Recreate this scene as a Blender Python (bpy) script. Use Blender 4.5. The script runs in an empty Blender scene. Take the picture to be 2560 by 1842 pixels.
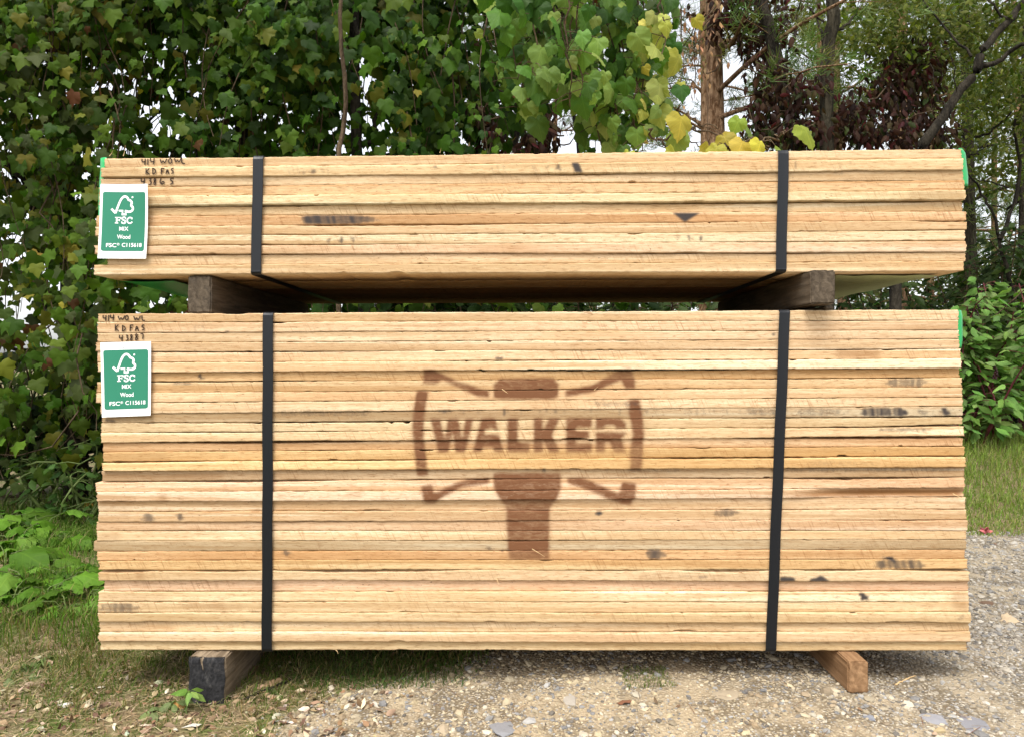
import bpy, math, random
import numpy as np
from mathutils import Vector, Matrix

scene = bpy.context.scene
COL = scene.collection
R = math.radians
rng = np.random.default_rng(7)
random.seed(7)

# ------------------------------------------------------------------ camera
F = 1849.0                      # focal length in photo pixels (photo is 2560 wide)
CAM = np.array([0.01, -2.08, 0.925])
YAW = R(1.1)
cd = bpy.data.cameras.new('camera')
cd.sensor_width = 36.0
cd.lens = F / 2560.0 * 36.0
cd.clip_end = 2000
cam = bpy.data.objects.new('camera', cd)
cam.location = CAM
cam.rotation_euler = (R(90), 0, YAW)
COL.objects.link(cam)
scene.camera = cam

# ------------------------------------------------------------------ light
SUN_EL, SUN_AZ = R(60), R(198)          # azimuth clockwise from +Y: behind and a little left of the camera
w = bpy.data.worlds.new('World')
scene.world = w
w.use_nodes = True
wn = w.node_tree
wn.nodes.clear()
sky = wn.nodes.new('ShaderNodeTexSky')
sky.sky_type = 'NISHITA'
sky.sun_disc = False
sky.sun_elevation = SUN_EL
sky.sun_rotation = SUN_AZ
sky.air_density = 1.0
sky.dust_density = 3.0
sky.ozone_density = 1.0
hs = wn.nodes.new('ShaderNodeHueSaturation')
hs.inputs['Saturation'].default_value = 0.2
bg = wn.nodes.new('ShaderNodeBackground')
bg.inputs['Strength'].default_value = 0.15
wo = wn.nodes.new('ShaderNodeOutputWorld')
wn.links.new(sky.outputs[0], hs.inputs['Color'])
wn.links.new(hs.outputs[0], bg.inputs['Color'])
wn.links.new(bg.outputs[0], wo.inputs['Surface'])
sd = bpy.data.lights.new('sun', 'SUN')
sd.energy = 1.25
sd.angle = R(28)
sd.color = (1.0, 0.95, 0.88)
so = bpy.data.objects.new('sun', sd)
dirv = Vector((math.sin(SUN_AZ) * math.cos(SUN_EL), math.cos(SUN_AZ) * math.cos(SUN_EL), math.sin(SUN_EL)))
so.rotation_euler = dirv.to_track_quat('Z', 'Y').to_euler()
so.location = (0, -4, 8)
COL.objects.link(so)
vs = scene.view_settings
vs.view_transform = 'Standard'
vs.look = 'None'
vs.gamma = 1
vs.exposure = 1.28

# ------------------------------------------------------------------ helpers
def tag(o, label=None, cat=None, group=None, kind=None):
    if label: o['label'] = label
    if cat: o['category'] = cat
    if group: o['group'] = group
    if kind: o['kind'] = kind
    return o

def link(name, me, mat=None, parent=None, loc=None):
    o = bpy.data.objects.new(name, me)
    COL.objects.link(o)
    if mat is not None and me is not None and len(me.materials) == 0:
        me.materials.append(mat)
    if parent is not None: o.parent = parent
    if loc is not None: o.location = loc
    return o

def empty(name, loc=(0, 0, 0), rz=0):
    o = bpy.data.objects.new(name, None)
    o.empty_display_size = 0.1
    COL.objects.link(o)
    o.location = loc
    o.rotation_euler = (0, 0, rz)
    return o

def fast_mesh(name, V, Fc, smooth=False, attrs=None):
    V = np.asarray(V, np.float32); Fc = np.asarray(Fc, np.int32)
    n, k = Fc.shape
    me = bpy.data.meshes.new(name)
    me.vertices.add(len(V)); me.vertices.foreach_set('co', V.ravel())
    me.loops.add(n * k); me.loops.foreach_set('vertex_index', Fc.ravel())
    me.polygons.add(n)
    me.polygons.foreach_set('loop_start', np.arange(0, n * k, k, dtype=np.int32))
    me.polygons.foreach_set('loop_total', np.full(n, k, np.int32))
    me.polygons.foreach_set('use_smooth', np.full(n, smooth, bool))
    me.update(calc_edges=True)
    for nm, (typ, arr) in (attrs or {}).items():
        a = me.attributes.new(nm, typ, 'POINT')
        key = 'color' if typ == 'FLOAT_COLOR' else ('vector' if typ == 'FLOAT_VECTOR' else 'value')
        a.data.foreach_set(key, np.asarray(arr, np.float32).ravel())
    me.validate()
    return me

def px_dir(px, py):
    a = (px - 1280.0) / F; b = (921.0 - py) / F
    fw = np.array([-math.sin(YAW), math.cos(YAW), 0]); rt = np.array([math.cos(YAW), math.sin(YAW), 0])
    return fw + a * rt + b * np.array([0, 0, 1.0])

def at_depth(px, py, d):            # where the photo's pixel lies at a distance d along the view
    return CAM + d * px_dir(px, py)

def at_y(px, py, y):
    d = px_dir(px, py)
    return CAM + d * ((y - CAM[1]) / d[1])

def project(X, Y, Z):
    dx, dy, dz = X - CAM[0], Y - CAM[1], Z - CAM[2]
    dep = -math.sin(YAW) * dx + math.cos(YAW) * dy
    a = (math.cos(YAW) * dx + math.sin(YAW) * dy) / dep
    return 1280 + a * F, 921 - dz / dep * F

# ---- node helper
class NT:
    def __init__(s, name):
        s.m = bpy.data.materials.new(name); s.m.use_nodes = True
        s.t = s.m.node_tree; s.t.nodes.clear()
        s.out = s.n('ShaderNodeOutputMaterial')
    def n(s, typ, **kw):
        nd = s.t.nodes.new(typ)
        for k, v in kw.items(): setattr(nd, k, v)
        return nd
    def l(s, a, b): s.t.links.new(a, b)
    def setin(s, inp, v):
        if isinstance(v, bpy.types.NodeSocket): s.l(v, inp)
        else: inp.default_value = v
    def coord(s, which='Object'): return s.n('ShaderNodeTexCoord').outputs[which]
    def math(s, op, a, b=None, c=None, clamp=False):
        nd = s.n('ShaderNodeMath', operation=op); nd.use_clamp = clamp
        s.setin(nd.inputs[0], a)
        if b is not None: s.setin(nd.inputs[1], b)
        if c is not None: s.setin(nd.inputs[2], c)
        return nd.outputs[0]
    def vmath(s, op, a, b):
        nd = s.n('ShaderNodeVectorMath', operation=op)
        s.setin(nd.inputs[0], a); s.setin(nd.inputs[1], b)
        return nd.outputs[0]
    def noise(s, vec, scale=(1, 1, 1), sc=1.0, detail=3, rough=.5, dist=0, off=None):
        v = s.vmath('MULTIPLY', vec, tuple(scale))
        if off is not None: v = s.vmath('ADD', v, off)
        nd = s.n('ShaderNodeTexNoise')
        s.l(v, nd.inputs['Vector']); nd.inputs['Scale'].default_value = sc
        nd.inputs['Detail'].default_value = detail; nd.inputs['Roughness'].default_value = rough
        nd.inputs['Distortion'].default_value = dist
        return nd.outputs['Fac']
    def ramp(s, fac, stops):
        nd = s.n('ShaderNodeValToRGB'); e = nd.color_ramp.elements
        while len(e) < len(stops): e.new(0.5)
        for i, (p, c) in enumerate(stops):
            e[i].position = p; e[i].color = (c, c, c, 1) if not hasattr(c, '__len__') else (*c, 1)
        s.setin(nd.inputs[0], fac); return nd.outputs[0]
    def mix(s, fac, a, b, mode='MIX'):
        nd = s.n('ShaderNodeMix', data_type='RGBA', blend_type=mode)
        s.setin(nd.inputs[0], fac)
        for inp, v in ((nd.inputs[6], a), (nd.inputs[7], b)):
            if isinstance(v, tuple): v = (*v[:3], 1)
            s.setin(inp, v)
        return nd.outputs[2]
    def smooth(s, v, lo, hi):
        nd = s.n('ShaderNodeMapRange', interpolation_type='SMOOTHSTEP')
        s.setin(nd.inputs[0], v); nd.inputs[1].default_value = lo; nd.inputs[2].default_value = hi
        return nd.outputs[0]
    def bump(s, h, strength=.3, dist=.002):
        nd = s.n('ShaderNodeBump'); nd.inputs['Strength'].default_value = strength
        nd.inputs['Distance'].default_value = dist; s.l(h, nd.inputs['Height']); return nd.outputs[0]
    def pbsdf(s, col, rough=.8, normal=None, spec=.3):
        nd = s.n('ShaderNodeBsdfPrincipled')
        if isinstance(col, tuple): col = (*col[:3], 1)
        s.setin(nd.inputs['Base Color'], col); s.setin(nd.inputs['Roughness'], rough)
        nd.inputs['Specular IOR Level'].default_value = spec
        if normal is not None: s.l(normal, nd.inputs['Normal'])
        return nd
    def done(s, sh):
        s.l(sh.outputs[0], s.out.inputs['Surface']); return s.m
    def attr(s, nm):
        nd = s.n('ShaderNodeAttribute'); nd.attribute_name = nm; return nd

# ------------------------------------------------------------------ materials
def mat_board():
    t = NT('sawn_oak')
    co = t.coord(); oi = t.n('ShaderNodeObjectInfo')
    off = t.vmath('MULTIPLY', oi.outputs['Random'], (37.0, 91.0, 53.0))
    streak = t.noise(co, (.55, 5, 34), 1, 3, .55, .6, off)
    broad = t.noise(co, (1.1, 2, 6), 1, 2, .5, 0.3, off)
    base = t.mix(t.smooth(streak, .36, .66), (.465, .322, .172), (.675, .512, .318))
    base = t.mix(t.math('MULTIPLY', t.smooth(broad, .50, .72), .7), base, (.47, .292, .135))
    pink = t.noise(co, (.8, 3, 14), 1, 2, .5, 0, t.vmath('ADD', off, (9, 4, 2)))
    base = t.mix(t.math('MULTIPLY', t.smooth(pink, .5, .8), .45), base, (.575, .375, .225))
    cream = t.noise(co, (.32, 4, 24), 1, 3, .55, .5, t.vmath('ADD', off, (5, 1, 8)))
    base = t.mix(t.math('MULTIPLY', t.smooth(cream, .545, .60), .85), base, (.69, .57, .385))
    grain = t.noise(co, (9, 40, 330), 1, 3, .6, .8, off)
    base = t.mix(t.math('MULTIPLY', t.smooth(grain, .42, .68), .34), base, (.33, .175, .065))
    fleck = t.noise(co, (34, 90, 330), 1, 3, .6, .4, off)
    base = t.mix(t.math('MULTIPLY', t.smooth(fleck, .56, .68), .62), base, (.24, .12, .045))
    # diagonal band-saw marks, strong on some boards only
    mp = t.n('ShaderNodeMapping'); t.l(co, mp.inputs['Vector']); mp.inputs['Rotation'].default_value = (0, R(24), 0)
    saw = t.noise(mp.outputs[0], (230, 3, 16), 1, 3, .6, 0, off)
    rough_ = t.noise(co, (40, 20, 120), 1, 5, .7, .4, off)
    base = t.mix(t.math('MULTIPLY', t.smooth(rough_, .45, .72), .34), base, (.40, .225, .095))
    patch = t.noise(co, (2.2, 1, 9), 1, 2, .5, 0, t.vmath('ADD', off, (3, 7, 5)))
    sawf = t.math('MULTIPLY', t.smooth(saw, .52, .72), t.smooth(patch, .44, .66))
    base = t.mix(t.math('MULTIPLY', sawf, .62), base, (.25, .125, .05))
    fib = t.noise(co, (26, 60, 240), 1, 4, .75, 1.2, t.vmath('ADD', off, (2, 8, 3)))
    base = t.mix(t.math('MULTIPLY', t.smooth(fib, .50, .68), .42), base, (.31, .175, .075))
    base = t.mix(t.math('MULTIPLY', t.smooth(fib, .44, .30), .30), base, (.74, .60, .40))
    pit = t.noise(co, (120, 60, 260), 1, 2, .5, 0, t.vmath('ADD', off, (6, 2, 9)))
    base = t.mix(t.math('MULTIPLY', t.smooth(pit, .68, .76), .7), base, (.12, .06, .03))
    base = t.mix(1.0, base, oi.outputs['Color'], 'MULTIPLY')
    mk = t.attr('marks'); sep = t.n('ShaderNodeSeparateColor'); t.l(mk.outputs['Color'], sep.inputs[0])
    br = t.noise(co, (170, 20, 210), 1, 4, .7, .5, off)
    darkf = t.math('MULTIPLY', sep.outputs[1], t.smooth(t.math('ADD', br, t.math('MULTIPLY', sep.outputs[1], .30)), .46, .60))
    base = t.mix(t.math('MULTIPLY', sep.outputs[2], t.smooth(streak, .05, .38)), base, (.21, .095, .030))
    paint = t.math('MULTIPLY', sep.outputs[0], t.math('ADD', t.math('MULTIPLY', rough_, .7), t.math('MULTIPLY', broad, .75)), None, True)
    base = t.mix(paint, base, (.150, .064, .028))
    base = t.mix(darkf, base, (.045, .037, .034))
    h = t.math('ADD', t.math('MULTIPLY', grain, .5), t.math('MULTIPLY', saw, t.math('MULTIPLY_ADD', patch, .8, .1)))
    return t.done(t.pbsdf(base, .82, t.bump(h, .55, .0016), .2))

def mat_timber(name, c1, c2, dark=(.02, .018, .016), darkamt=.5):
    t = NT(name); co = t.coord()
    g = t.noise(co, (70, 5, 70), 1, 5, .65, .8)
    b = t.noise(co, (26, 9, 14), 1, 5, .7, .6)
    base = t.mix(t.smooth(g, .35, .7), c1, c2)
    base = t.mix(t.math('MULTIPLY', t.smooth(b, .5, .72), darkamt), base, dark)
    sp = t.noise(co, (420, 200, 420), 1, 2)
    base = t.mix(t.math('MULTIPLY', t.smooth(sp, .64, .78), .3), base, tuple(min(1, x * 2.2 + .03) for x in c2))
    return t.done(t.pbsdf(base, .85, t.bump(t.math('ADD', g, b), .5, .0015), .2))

def mat_leaf(name, transl=.35, veins=False, rough=.45, spec=.35):
    t = NT(name); tint = t.attr('tint').outputs['Color']
    co = t.coord()
    n = t.noise(co, (1, 1, 1), 22, 3)
    col = t.mix(t.math('MULTIPLY', n, .5), tint, t.mix(1.0, tint, (.55, .62, .45), 'MULTIPLY'))
    if veins:
        sp = t.n('ShaderNodeSeparateXYZ'); t.l(t.attr('luv').outputs['Vector'], sp.inputs[0])
        ax = t.math('ABSOLUTE', sp.outputs[0])
        mid = t.smooth(ax, .03, .0)
        side = t.math('SINE', t.math('MULTIPLY', t.math('SUBTRACT', sp.outputs[1], t.math('MULTIPLY', ax, .85)), 27.0))
        sidef = t.math('MULTIPLY', t.smooth(side, .88, 1.0), .6)
        v = t.math('MAXIMUM', mid, sidef)
        col = t.mix(t.math('MULTIPLY', v, .42), col, t.mix(1.0, col, (1.7, 1.5, 1.6), 'MULTIPLY'))
        nrm = t.bump(t.math('ADD', t.math('MULTIPLY', side, .12), n), .3, .004)
    else:
        nrm = t.bump(n, .25, .004)
    p = t.pbsdf(col, rough, nrm, spec)
    tr = t.n('ShaderNodeBsdfTranslucent'); t.l(t.mix(1.0, col, (1.5, 1.7, .7), 'MULTIPLY'), tr.inputs['Color'])
    mx = t.n('ShaderNodeMixShader'); mx.inputs[0].default_value = transl
    t.l(p.outputs[0], mx.inputs[1]); t.l(tr.outputs[0], mx.inputs[2])
    return t.done(mx)

def mat_bark(name, c1, c2, sc=(14, 14, 3), amt=1.0):
    t = NT(name); co = t.coord()
    a = t.noise(co, sc, 1, 5, .65, .8); b = t.noise(co, (60, 60, 20), 1, 3)
    base = t.mix(t.smooth(a, .36, .64), c1, c2)
    base = t.mix(t.math('MULTIPLY', t.smooth(b, .5, .75), .5), base, tuple(x * .35 for x in c1))
    return t.done(t.pbsdf(base, .9, t.bump(t.math('ADD', a, b), 1.0, .02 * amt), .15))

def mat_simple(name, col, rough=.6, var=.15, sc=30, spec=.3, bump=0):
    t = NT(name); n = t.noise(t.coord(), (1, 1, 1), sc, 3)
    c = t.mix(t.math('MULTIPLY', n, var * 2), col, tuple(x * .6 for x in col))
    return t.done(t.pbsdf(c, rough, t.bump(n, bump, .002) if bump else None, spec))

def mat_tint(name, rough=.9, sc=90, amt=.5):
    t = NT(name); tint = t.attr('tint').outputs['Color']; n = t.noise(t.coord(), (1, 1, 1), sc, 3)
    c = t.mix(t.math('MULTIPLY', n, amt), tint, t.mix(1.0, tint, (.5, .48, .45), 'MULTIPLY'))
    return t.done(t.pbsdf(c, rough, t.bump(n, .3, .003), .2))

M = {}
M['board'] = mat_board()
M['leaf'] = mat_leaf('vine_leaf', .38, False, .55, .13)
M['bigleaf'] = mat_leaf('grape_leaf', .34, True, .55, .16)
M['weed'] = mat_leaf('weed_leaf', .34, True, .6, .12)
M['needle'] = mat_leaf('pine_needle', .2, False, .6, .2)
M['grass'] = mat_leaf('grass_blade', .3, False, .7, .15)
M['litter'] = mat_tint('dry_leaf', .85)
M['stone'] = mat_tint('gravel_stone', .9, 120, .45)
M['bark_dark'] = mat_bark('dark_bark', (.011, .009, .006), (.036, .030, .021))
M['bark_grey'] = mat_bark('grey_bark', (.017, .015, .009), (.060, .051, .033), (30, 30, 4))
M['bark_pine'] = mat_bark('pine_bark', (.10, .050, .022), (.30, .19, .11), (30, 30, 9))
M['stem'] = mat_bark('vine_stem', (.05, .034, .02), (.12, .085, .05))
M['greenstem'] = mat_simple('green_stem', (.10, .14, .035), .6)
M['redstem'] = mat_simple('red_stem', (.11, .02, .025), .6)
M['strap'] = mat_simple('polyester_strap', (.004, .0055, .008), .38, .15, 60, .35)
M['paper'] = mat_simple('white_paper', (.86, .87, .88), .7, .02, 8)
M['tag_green'] = mat_simple('printed_green', (.024, .195, .115), .6, .08, 14)
M['white_ink'] = mat_simple('white_print', (.86, .88, .88), .7, .0)
M['ink'] = mat_simple('marker_ink', (.045, .024, .012), .7, .2, 200)
M['plastic'] = mat_simple('green_plastic', (.006, .36, .085), .35, .12, 20, .5)
M['teal'] = mat_simple('teal_plastic', (.02, .30, .22), .35, .12, 20, .5)
M['plastic_pale'] = mat_simple('pale_plastic', (.45, .66, .52), .35, .1, 20, .5)
M['tint_sheet'] = mat_simple('green_tint_sheet', (.40, .47, .27), .6, .2, 12, .3)  # for the added sheet that tints the upper stack's right underside
M['berry'] = mat_simple('dark_berry', (.045, .006, .018), .3, .3, 60, .5)
M['flower'] = mat_simple('pink_petal', (.45, .12, .13), .7)
M['splinter'] = mat_simple('raw_splinter', (.58, .40, .20), .8, .2, 80)
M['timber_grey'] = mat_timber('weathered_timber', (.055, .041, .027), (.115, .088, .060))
M['timber_tan'] = mat_timber('worn_timber', (.12, .088, .056), (.26, .20, .135), (.05, .04, .03), .4)
M['timber_black'] = mat_timber('blackened_timber', (.010, .010, .011), (.032, .031, .032), (.15, .14, .13), .4)
M['timber_new'] = mat_timber('brown_timber', (.19, .105, .05), (.30, .18, .092), (.12, .06, .025), .4)

# ------------------------------------------------------------------ ground
def sstep(a, b, x):
    t = np.clip((x - a) / (b - a), 0, 1); return t * t * (3 - 2 * t)

_np = rng.uniform(0, 6.28, (14, 2)); _nk = rng.normal(0, 1, (14, 2))
def wob(x, y, f=1.0):                     # cheap smooth noise
    s = 0
    for i in range(14):
        k = _nk[i] * f * (1 + .35 * i)
        s = s + np.sin(k[0] * x + k[1] * y + _np[i, 0]) / (1 + .3 * i)
    return s / 4.0

def ground_z(x, y):
    x = np.asarray(x, float); y = np.asarray(y, float)
    z = .052 * sstep(-.95, .75, x) + .012 * wob(x, y, 2.2) * sstep(30, 6, np.abs(x) + np.abs(y))
    z = z + .13 * sstep(-1.3, -3.2, x) * sstep(.2, 2.0, y)
    z = z + .30 * sstep(2.0, 3.9, y) * sstep(.6, 1.5, x)
    z = z - .03 * sstep(-.15, -.6, y)
    return z

def gravel_mask(x, y):
    x = np.asarray(x, float); y = np.asarray(y, float)
    edge = -.62 + .55 * sstep(-.15, .35, y) + .10 * wob(x, y, 4)
    g = sstep(edge - .18, edge + .18, x)
    far = 1.95 + .10 * wob(x, y, 3)
    return g * sstep(far + .15, far - .15, y)

def axis(lo, hi, step, far):
    a = list(np.arange(lo, hi + 1e-6, step)); s = step; v = hi
    while v < far: s *= 1.35; v += s; a.append(v)
    s = step; v = lo; pre = []
    while v > -far: s *= 1.35; v -= s; pre.append(v)
    return np.array(pre[::-1] + a)

gx = axis(-3.4, 3.6, .03, 900); gy = axis(-.9, 3.2, .03, 900)
GX, GY = np.meshgrid(gx, gy)
GZ = ground_z(GX, GY)
V = np.stack([GX, GY, GZ], -1).reshape(-1, 3)
nx, ny = len(gx), len(gy)
idx = np.arange(nx * ny).reshape(ny, nx)
Q = np.stack([idx[:-1, :-1], idx[:-1, 1:], idx[1:, 1:], idx[1:, :-1]], -1).reshape(-1, 4)
gm = gravel_mask(V[:, 0], V[:, 1])
me = fast_mesh('ground', V, Q, True, {'gravel': ('FLOAT', gm)})
t = NT('ground_soil'); co = t.coord()
g = t.attr('gravel').outputs['Fac']
n1 = t.noise(co, (1, 1, 1), 7, 5, .6); n2 = t.noise(co, (1, 1, 1), 60, 4, .6)
soil = t.mix(t.smooth(n1, .35, .65), (.17, .125, .07), (.075, .10, .022))
soil = t.mix(t.smooth(n2, .5, .7), soil, (.30, .225, .135))
vo = t.n('ShaderNodeTexVoronoi'); t.l(co, vo.inputs['Vector']); vo.inputs['Scale'].default_value = 110
sepc = t.n('ShaderNodeSeparateColor'); t.l(vo.outputs['Color'], sepc.inputs[0])
st = t.ramp(sepc.outputs[0], [(0, (.17, .15, .125)), (.35, (.32, .265, .18)), (.6, (.22, .215, .21)), (.8, (.40, .33, .22)), (1, (.46, .42, .35))])
st = t.mix(t.smooth(vo.outputs['Distance'], .25, .55), st, (.16, .125, .08))
st = t.mix(t.math('MULTIPLY', t.smooth(n1, .42, .62), .8), st, (.38, .305, .20))
sx = t.n('ShaderNodeSeparateXYZ'); t.l(co, sx.inputs[0])
st = t.mix(t.math('MULTIPLY', t.smooth(sx.outputs[0], .5, 1.5), .75), st, t.mix(1.0, st, (.93, .97, 1.05), 'MULTIPLY'))
gf = t.smooth(t.math('ADD', g, t.math('MULTIPLY', t.math('SUBTRACT', n2, .5), .7)), .35, .62)
col = t.mix(gf, soil, st)
hh = t.math('ADD', t.math('MULTIPLY', vo.outputs['Distance'], -1.0), n2)
t.done(t.pbsdf(col, .95, t.bump(hh, .9, .006), .15))
tag(link('ground', me, t.m), kind='structure')

# pebbles: uncountable -> one object
ph = (1 + 5 ** .5) / 2
ICO = np.array([(-1, ph, 0), (1, ph, 0), (-1, -ph, 0), (1, -ph, 0), (0, -1, ph), (0, 1, ph), (0, -1, -ph), (0, 1, -ph), (ph, 0, -1), (ph, 0, 1), (-ph, 0, -1), (-ph, 0, 1)]) / math.sqrt(1 + ph * ph)
ICOF = np.array([(0, 11, 5), (0, 5, 1), (0, 1, 7), (0, 7, 10), (0, 10, 11), (1, 5, 9), (5, 11, 4), (11, 10, 2), (10, 7, 6), (7, 1, 8), (3, 9, 4), (3, 4, 2), (3, 2, 6), (3, 6, 8), (3, 8, 9), (4, 9, 5), (2, 4, 11), (6, 2, 10), (8, 6, 7), (9, 8, 1)])
PAL = np.array([(.42, .34, .21), (.50, .42, .28), (.32, .26, .17), (.22, .215, .21), (.33, .32, .30), (.46, .37, .22), (.50, .44, .33), (.17, .15, .125), (.36, .27, .16), (.44, .36, .23)])

def pebbles(P, S, name, label=None):
    n = len(P)
    sc = S[:, None] * np.stack([rng.uniform(.7, 1.25, n), rng.uniform(.6, 1.1, n), rng.uniform(.32, .7, n)], -1)
    a = rng.uniform(0, 6.28, n); c, s = np.cos(a), np.sin(a)
    B = ICO[None] * (1 + rng.normal(0, .16, (n, 12, 1))) * sc[:, None, :]
    X = B[..., 0] * c[:, None] - B[..., 1] * s[:, None]; Y = B[..., 0] * s[:, None] + B[..., 1] * c[:, None]
    Z = B[..., 2] + .25 * X * rng.normal(0, .6, n)[:, None]
    VV = np.stack([X, Y, Z], -1) + P[:, None, :]
    FF = (ICOF[None] + (np.arange(n) * 12)[:, None, None]).reshape(-1, 3)
    colr = PAL[rng.integers(0, len(PAL), n)] * rng.uniform(.7, 1.15, (n, 1))
    gy_ = (sstep(.5, 1.5, P[:, 0]) * .55 + .12)[:, None]; colr = colr * (1 - gy_) + colr.mean(1, keepdims=True) * np.array([.99, .95, .89]) * gy_
    T = np.ones((n, 12, 4)); T[..., :3] = colr[:, None]
    return fast_mesh(name, VV.reshape(-1, 3), FF, False, {'tint': ('FLOAT_COLOR', T.reshape(-1, 4))})

def scatter_ground(n, x0, x1, y0, y1, fn, gam=1.0):
    x = rng.uniform(x0, x1, n); y = y0 + (y1 - y0) * rng.uniform(0, 1, n) ** gam
    k = rng.uniform(0, 1, n) < fn(x, y)
    return x[k], y[k]

x1, y1 = scatter_ground(42000, -1.1, 1.75, -.42, .75, lambda x, y: np.clip(gravel_mask(x, y) * (.45 + .55 * (wob(x, y, 5) > -.15)), .03, 1) * (gravel_mask(x, y) > .05))
x2, y2 = scatter_ground(11000, 1.0, 3.0, .2, 2.3, gravel_mask)
x3, y3 = scatter_ground(220, -1.0, 2.4, -.35, 1.2, gravel_mask)
xx = np.concatenate([x1, x2, x3]); yy = np.concatenate([y1, y2, y3])
ss = np.concatenate([np.clip(rng.lognormal(-5.75, .5, len(x1)), .0022, .014), np.clip(rng.lognormal(-5.1, .4, len(x2)), .003, .016), rng.uniform(.010, .018, len(x3))])
zz = ground_z(xx, yy) + ss * .12
tag(link('gravel', pebbles(np.stack([xx, yy, zz], -1), ss, 'gravel'), M['stone']), 'pale tan and grey gravel spread over the ground', 'gravel', kind='stuff')

# ------------------------------------------------------------------ the marks on the boards (spray stencil, smudges), rasterised in the plane of the pile's face
HR, WR = 921, 1280            # half photo resolution
def fill(poly, val, ch, layer, soft=0):
    p = np.array(poly, float) / 2.0
    x0, y0 = np.floor(p.min(0)).astype(int) - 1; x1, y1 = np.ceil(p.max(0)).astype(int) + 2
    x0, y0 = max(x0, 0), max(y0, 0); x1, y1 = min(x1, WR), min(y1, HR)
    acc = np.zeros((y1 - y0, x1 - x0))
    for ox in (.25, .75):
        for oy in (.25, .75):
            gx, gy = np.meshgrid(np.arange(x0, x1) + ox, np.arange(y0, y1) + oy)
            ins = np.zeros(gx.shape, bool); j = len(p) - 1
            for i in range(len(p)):
                xi, yi = p[i]; xj, yj = p[j]
                if yi != yj:
                    ins ^= ((yi > gy) != (yj > gy)) & (gx < (xj - xi) * (gy - yi) / (yj - yi) + xi)
                j = i
            acc += ins * .25
    sub = layer[y0:y1, x0:x1, ch]
    layer[y0:y1, x0:x1, ch] = np.maximum(sub, acc * val) if val > 0 else np.minimum(sub, 1 - acc)

def blur(a, r, it=3):
    for _ in range(it):
        for ax in (0, 1):
            k = 2 * r + 1
            pad = [(0, 0), (0, 0)]; pad[ax] = (r + 1, r)
            c = np.cumsum(np.pad(a, pad, mode='edge'), axis=ax)
            a = (np.take(c, range(k, c.shape[ax]), axis=ax) - np.take(c, range(0, c.shape[ax] - k), axis=ax)) / k
    return a

marks = np.zeros((HR, WR, 3))
Zs = lambda pts: [(980 + x / 2.968, 880 + y / 2.968) for x, y in pts]
STENCIL = [
 [(232, 128), (310, 128), (480, 212), (722, 288), (722, 336), (640, 328), (480, 258), (372, 206), (322, 238), (230, 232)],
 [(752, 240), (800, 196), (1200, 190), (1237, 238), (1232, 332), (1180, 345), (820, 345), (755, 335)],
 [(1285, 282), (1480, 246), (1690, 132), (1770, 118), (1805, 200), (1805, 268), (1735, 272), (1700, 208), (1500, 292), (1285, 332)],
 [(185, 280), (268, 288), (240, 480), (236, 600), (246, 720), (268, 860), (266, 916), (185, 916), (165, 740), (150, 600), (152, 480)],
 [(1755, 350), (1835, 346), (1858, 450), (1872, 600), (1852, 872), (1765, 884), (1762, 760), (1785, 600), (1758, 450)],
 [(285, 490), (358, 490), (392, 640), (415, 490), (492, 490), (522, 640), (545, 490), (605, 490), (545, 742), (470, 742), (450, 590), (420, 742), (340, 742)],
 [(665, 488), (765, 488), (830, 742), (760, 742), (748, 700), (675, 700), (665, 742), (595, 742)],
 [(855, 488), (935, 488), (935, 672), (1022, 672), (1022, 742), (855, 742)],
 [(1050, 488), (1120, 488), (1120, 585), (1165, 488), (1248, 488), (1188, 610), (1248, 742), (1165, 742), (1120, 645), (1120, 742), (1050, 742)],
 [(1290, 488), (1485, 488), (1485, 556), (1366, 556), (1366, 582), (1462, 582), (1462, 642), (1366, 642), (1366, 674), (1485, 674), (1485, 742), (1290, 742)],
 [(1510, 488), (1695, 488), (1737, 525), (1737, 605), (1700, 640), (1737, 742), (1652, 742), (1612, 665), (1582, 665), (1582, 742), (1510, 742)],
 [(750, 892), (1250, 892), (1256, 1010), (1215, 1100), (1170, 1160), (1166, 1535), (870, 1535), (860, 1480), (845, 1150), (790, 1070), (755, 1000)],
 [(720, 928), (720, 972), (520, 1002), (360, 1082), (312, 1128), (238, 1126), (215, 990), (300, 980), (312, 1042), (400, 1000), (560, 938)],
 [(1300, 928), (1420, 930), (1680, 1046), (1710, 960), (1815, 970), (1803, 1080), (1772, 1136), (1700, 1126), (1500, 1038), (1300, 966)],
]
for p in STENCIL: fill(Zs(p), 1.0, 0, marks)
for p in ([(690, 575), (735, 560), (805, 588), (805, 604), (690, 604)], [(1500, 570), (1745, 568), (1745, 590), (1500, 592)], [(1575, 540), (1655, 540), (1655, 592), (1575, 592)]):
    fill(Zs(p), -1, 0, marks)
sp = blur(marks[..., 0].copy(), 1, 3); halo = blur(marks[..., 0].copy(), 9, 2)
marks[..., 0] = np.clip(sp * 1.22 + halo * .22, 0, 1.35)

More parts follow.
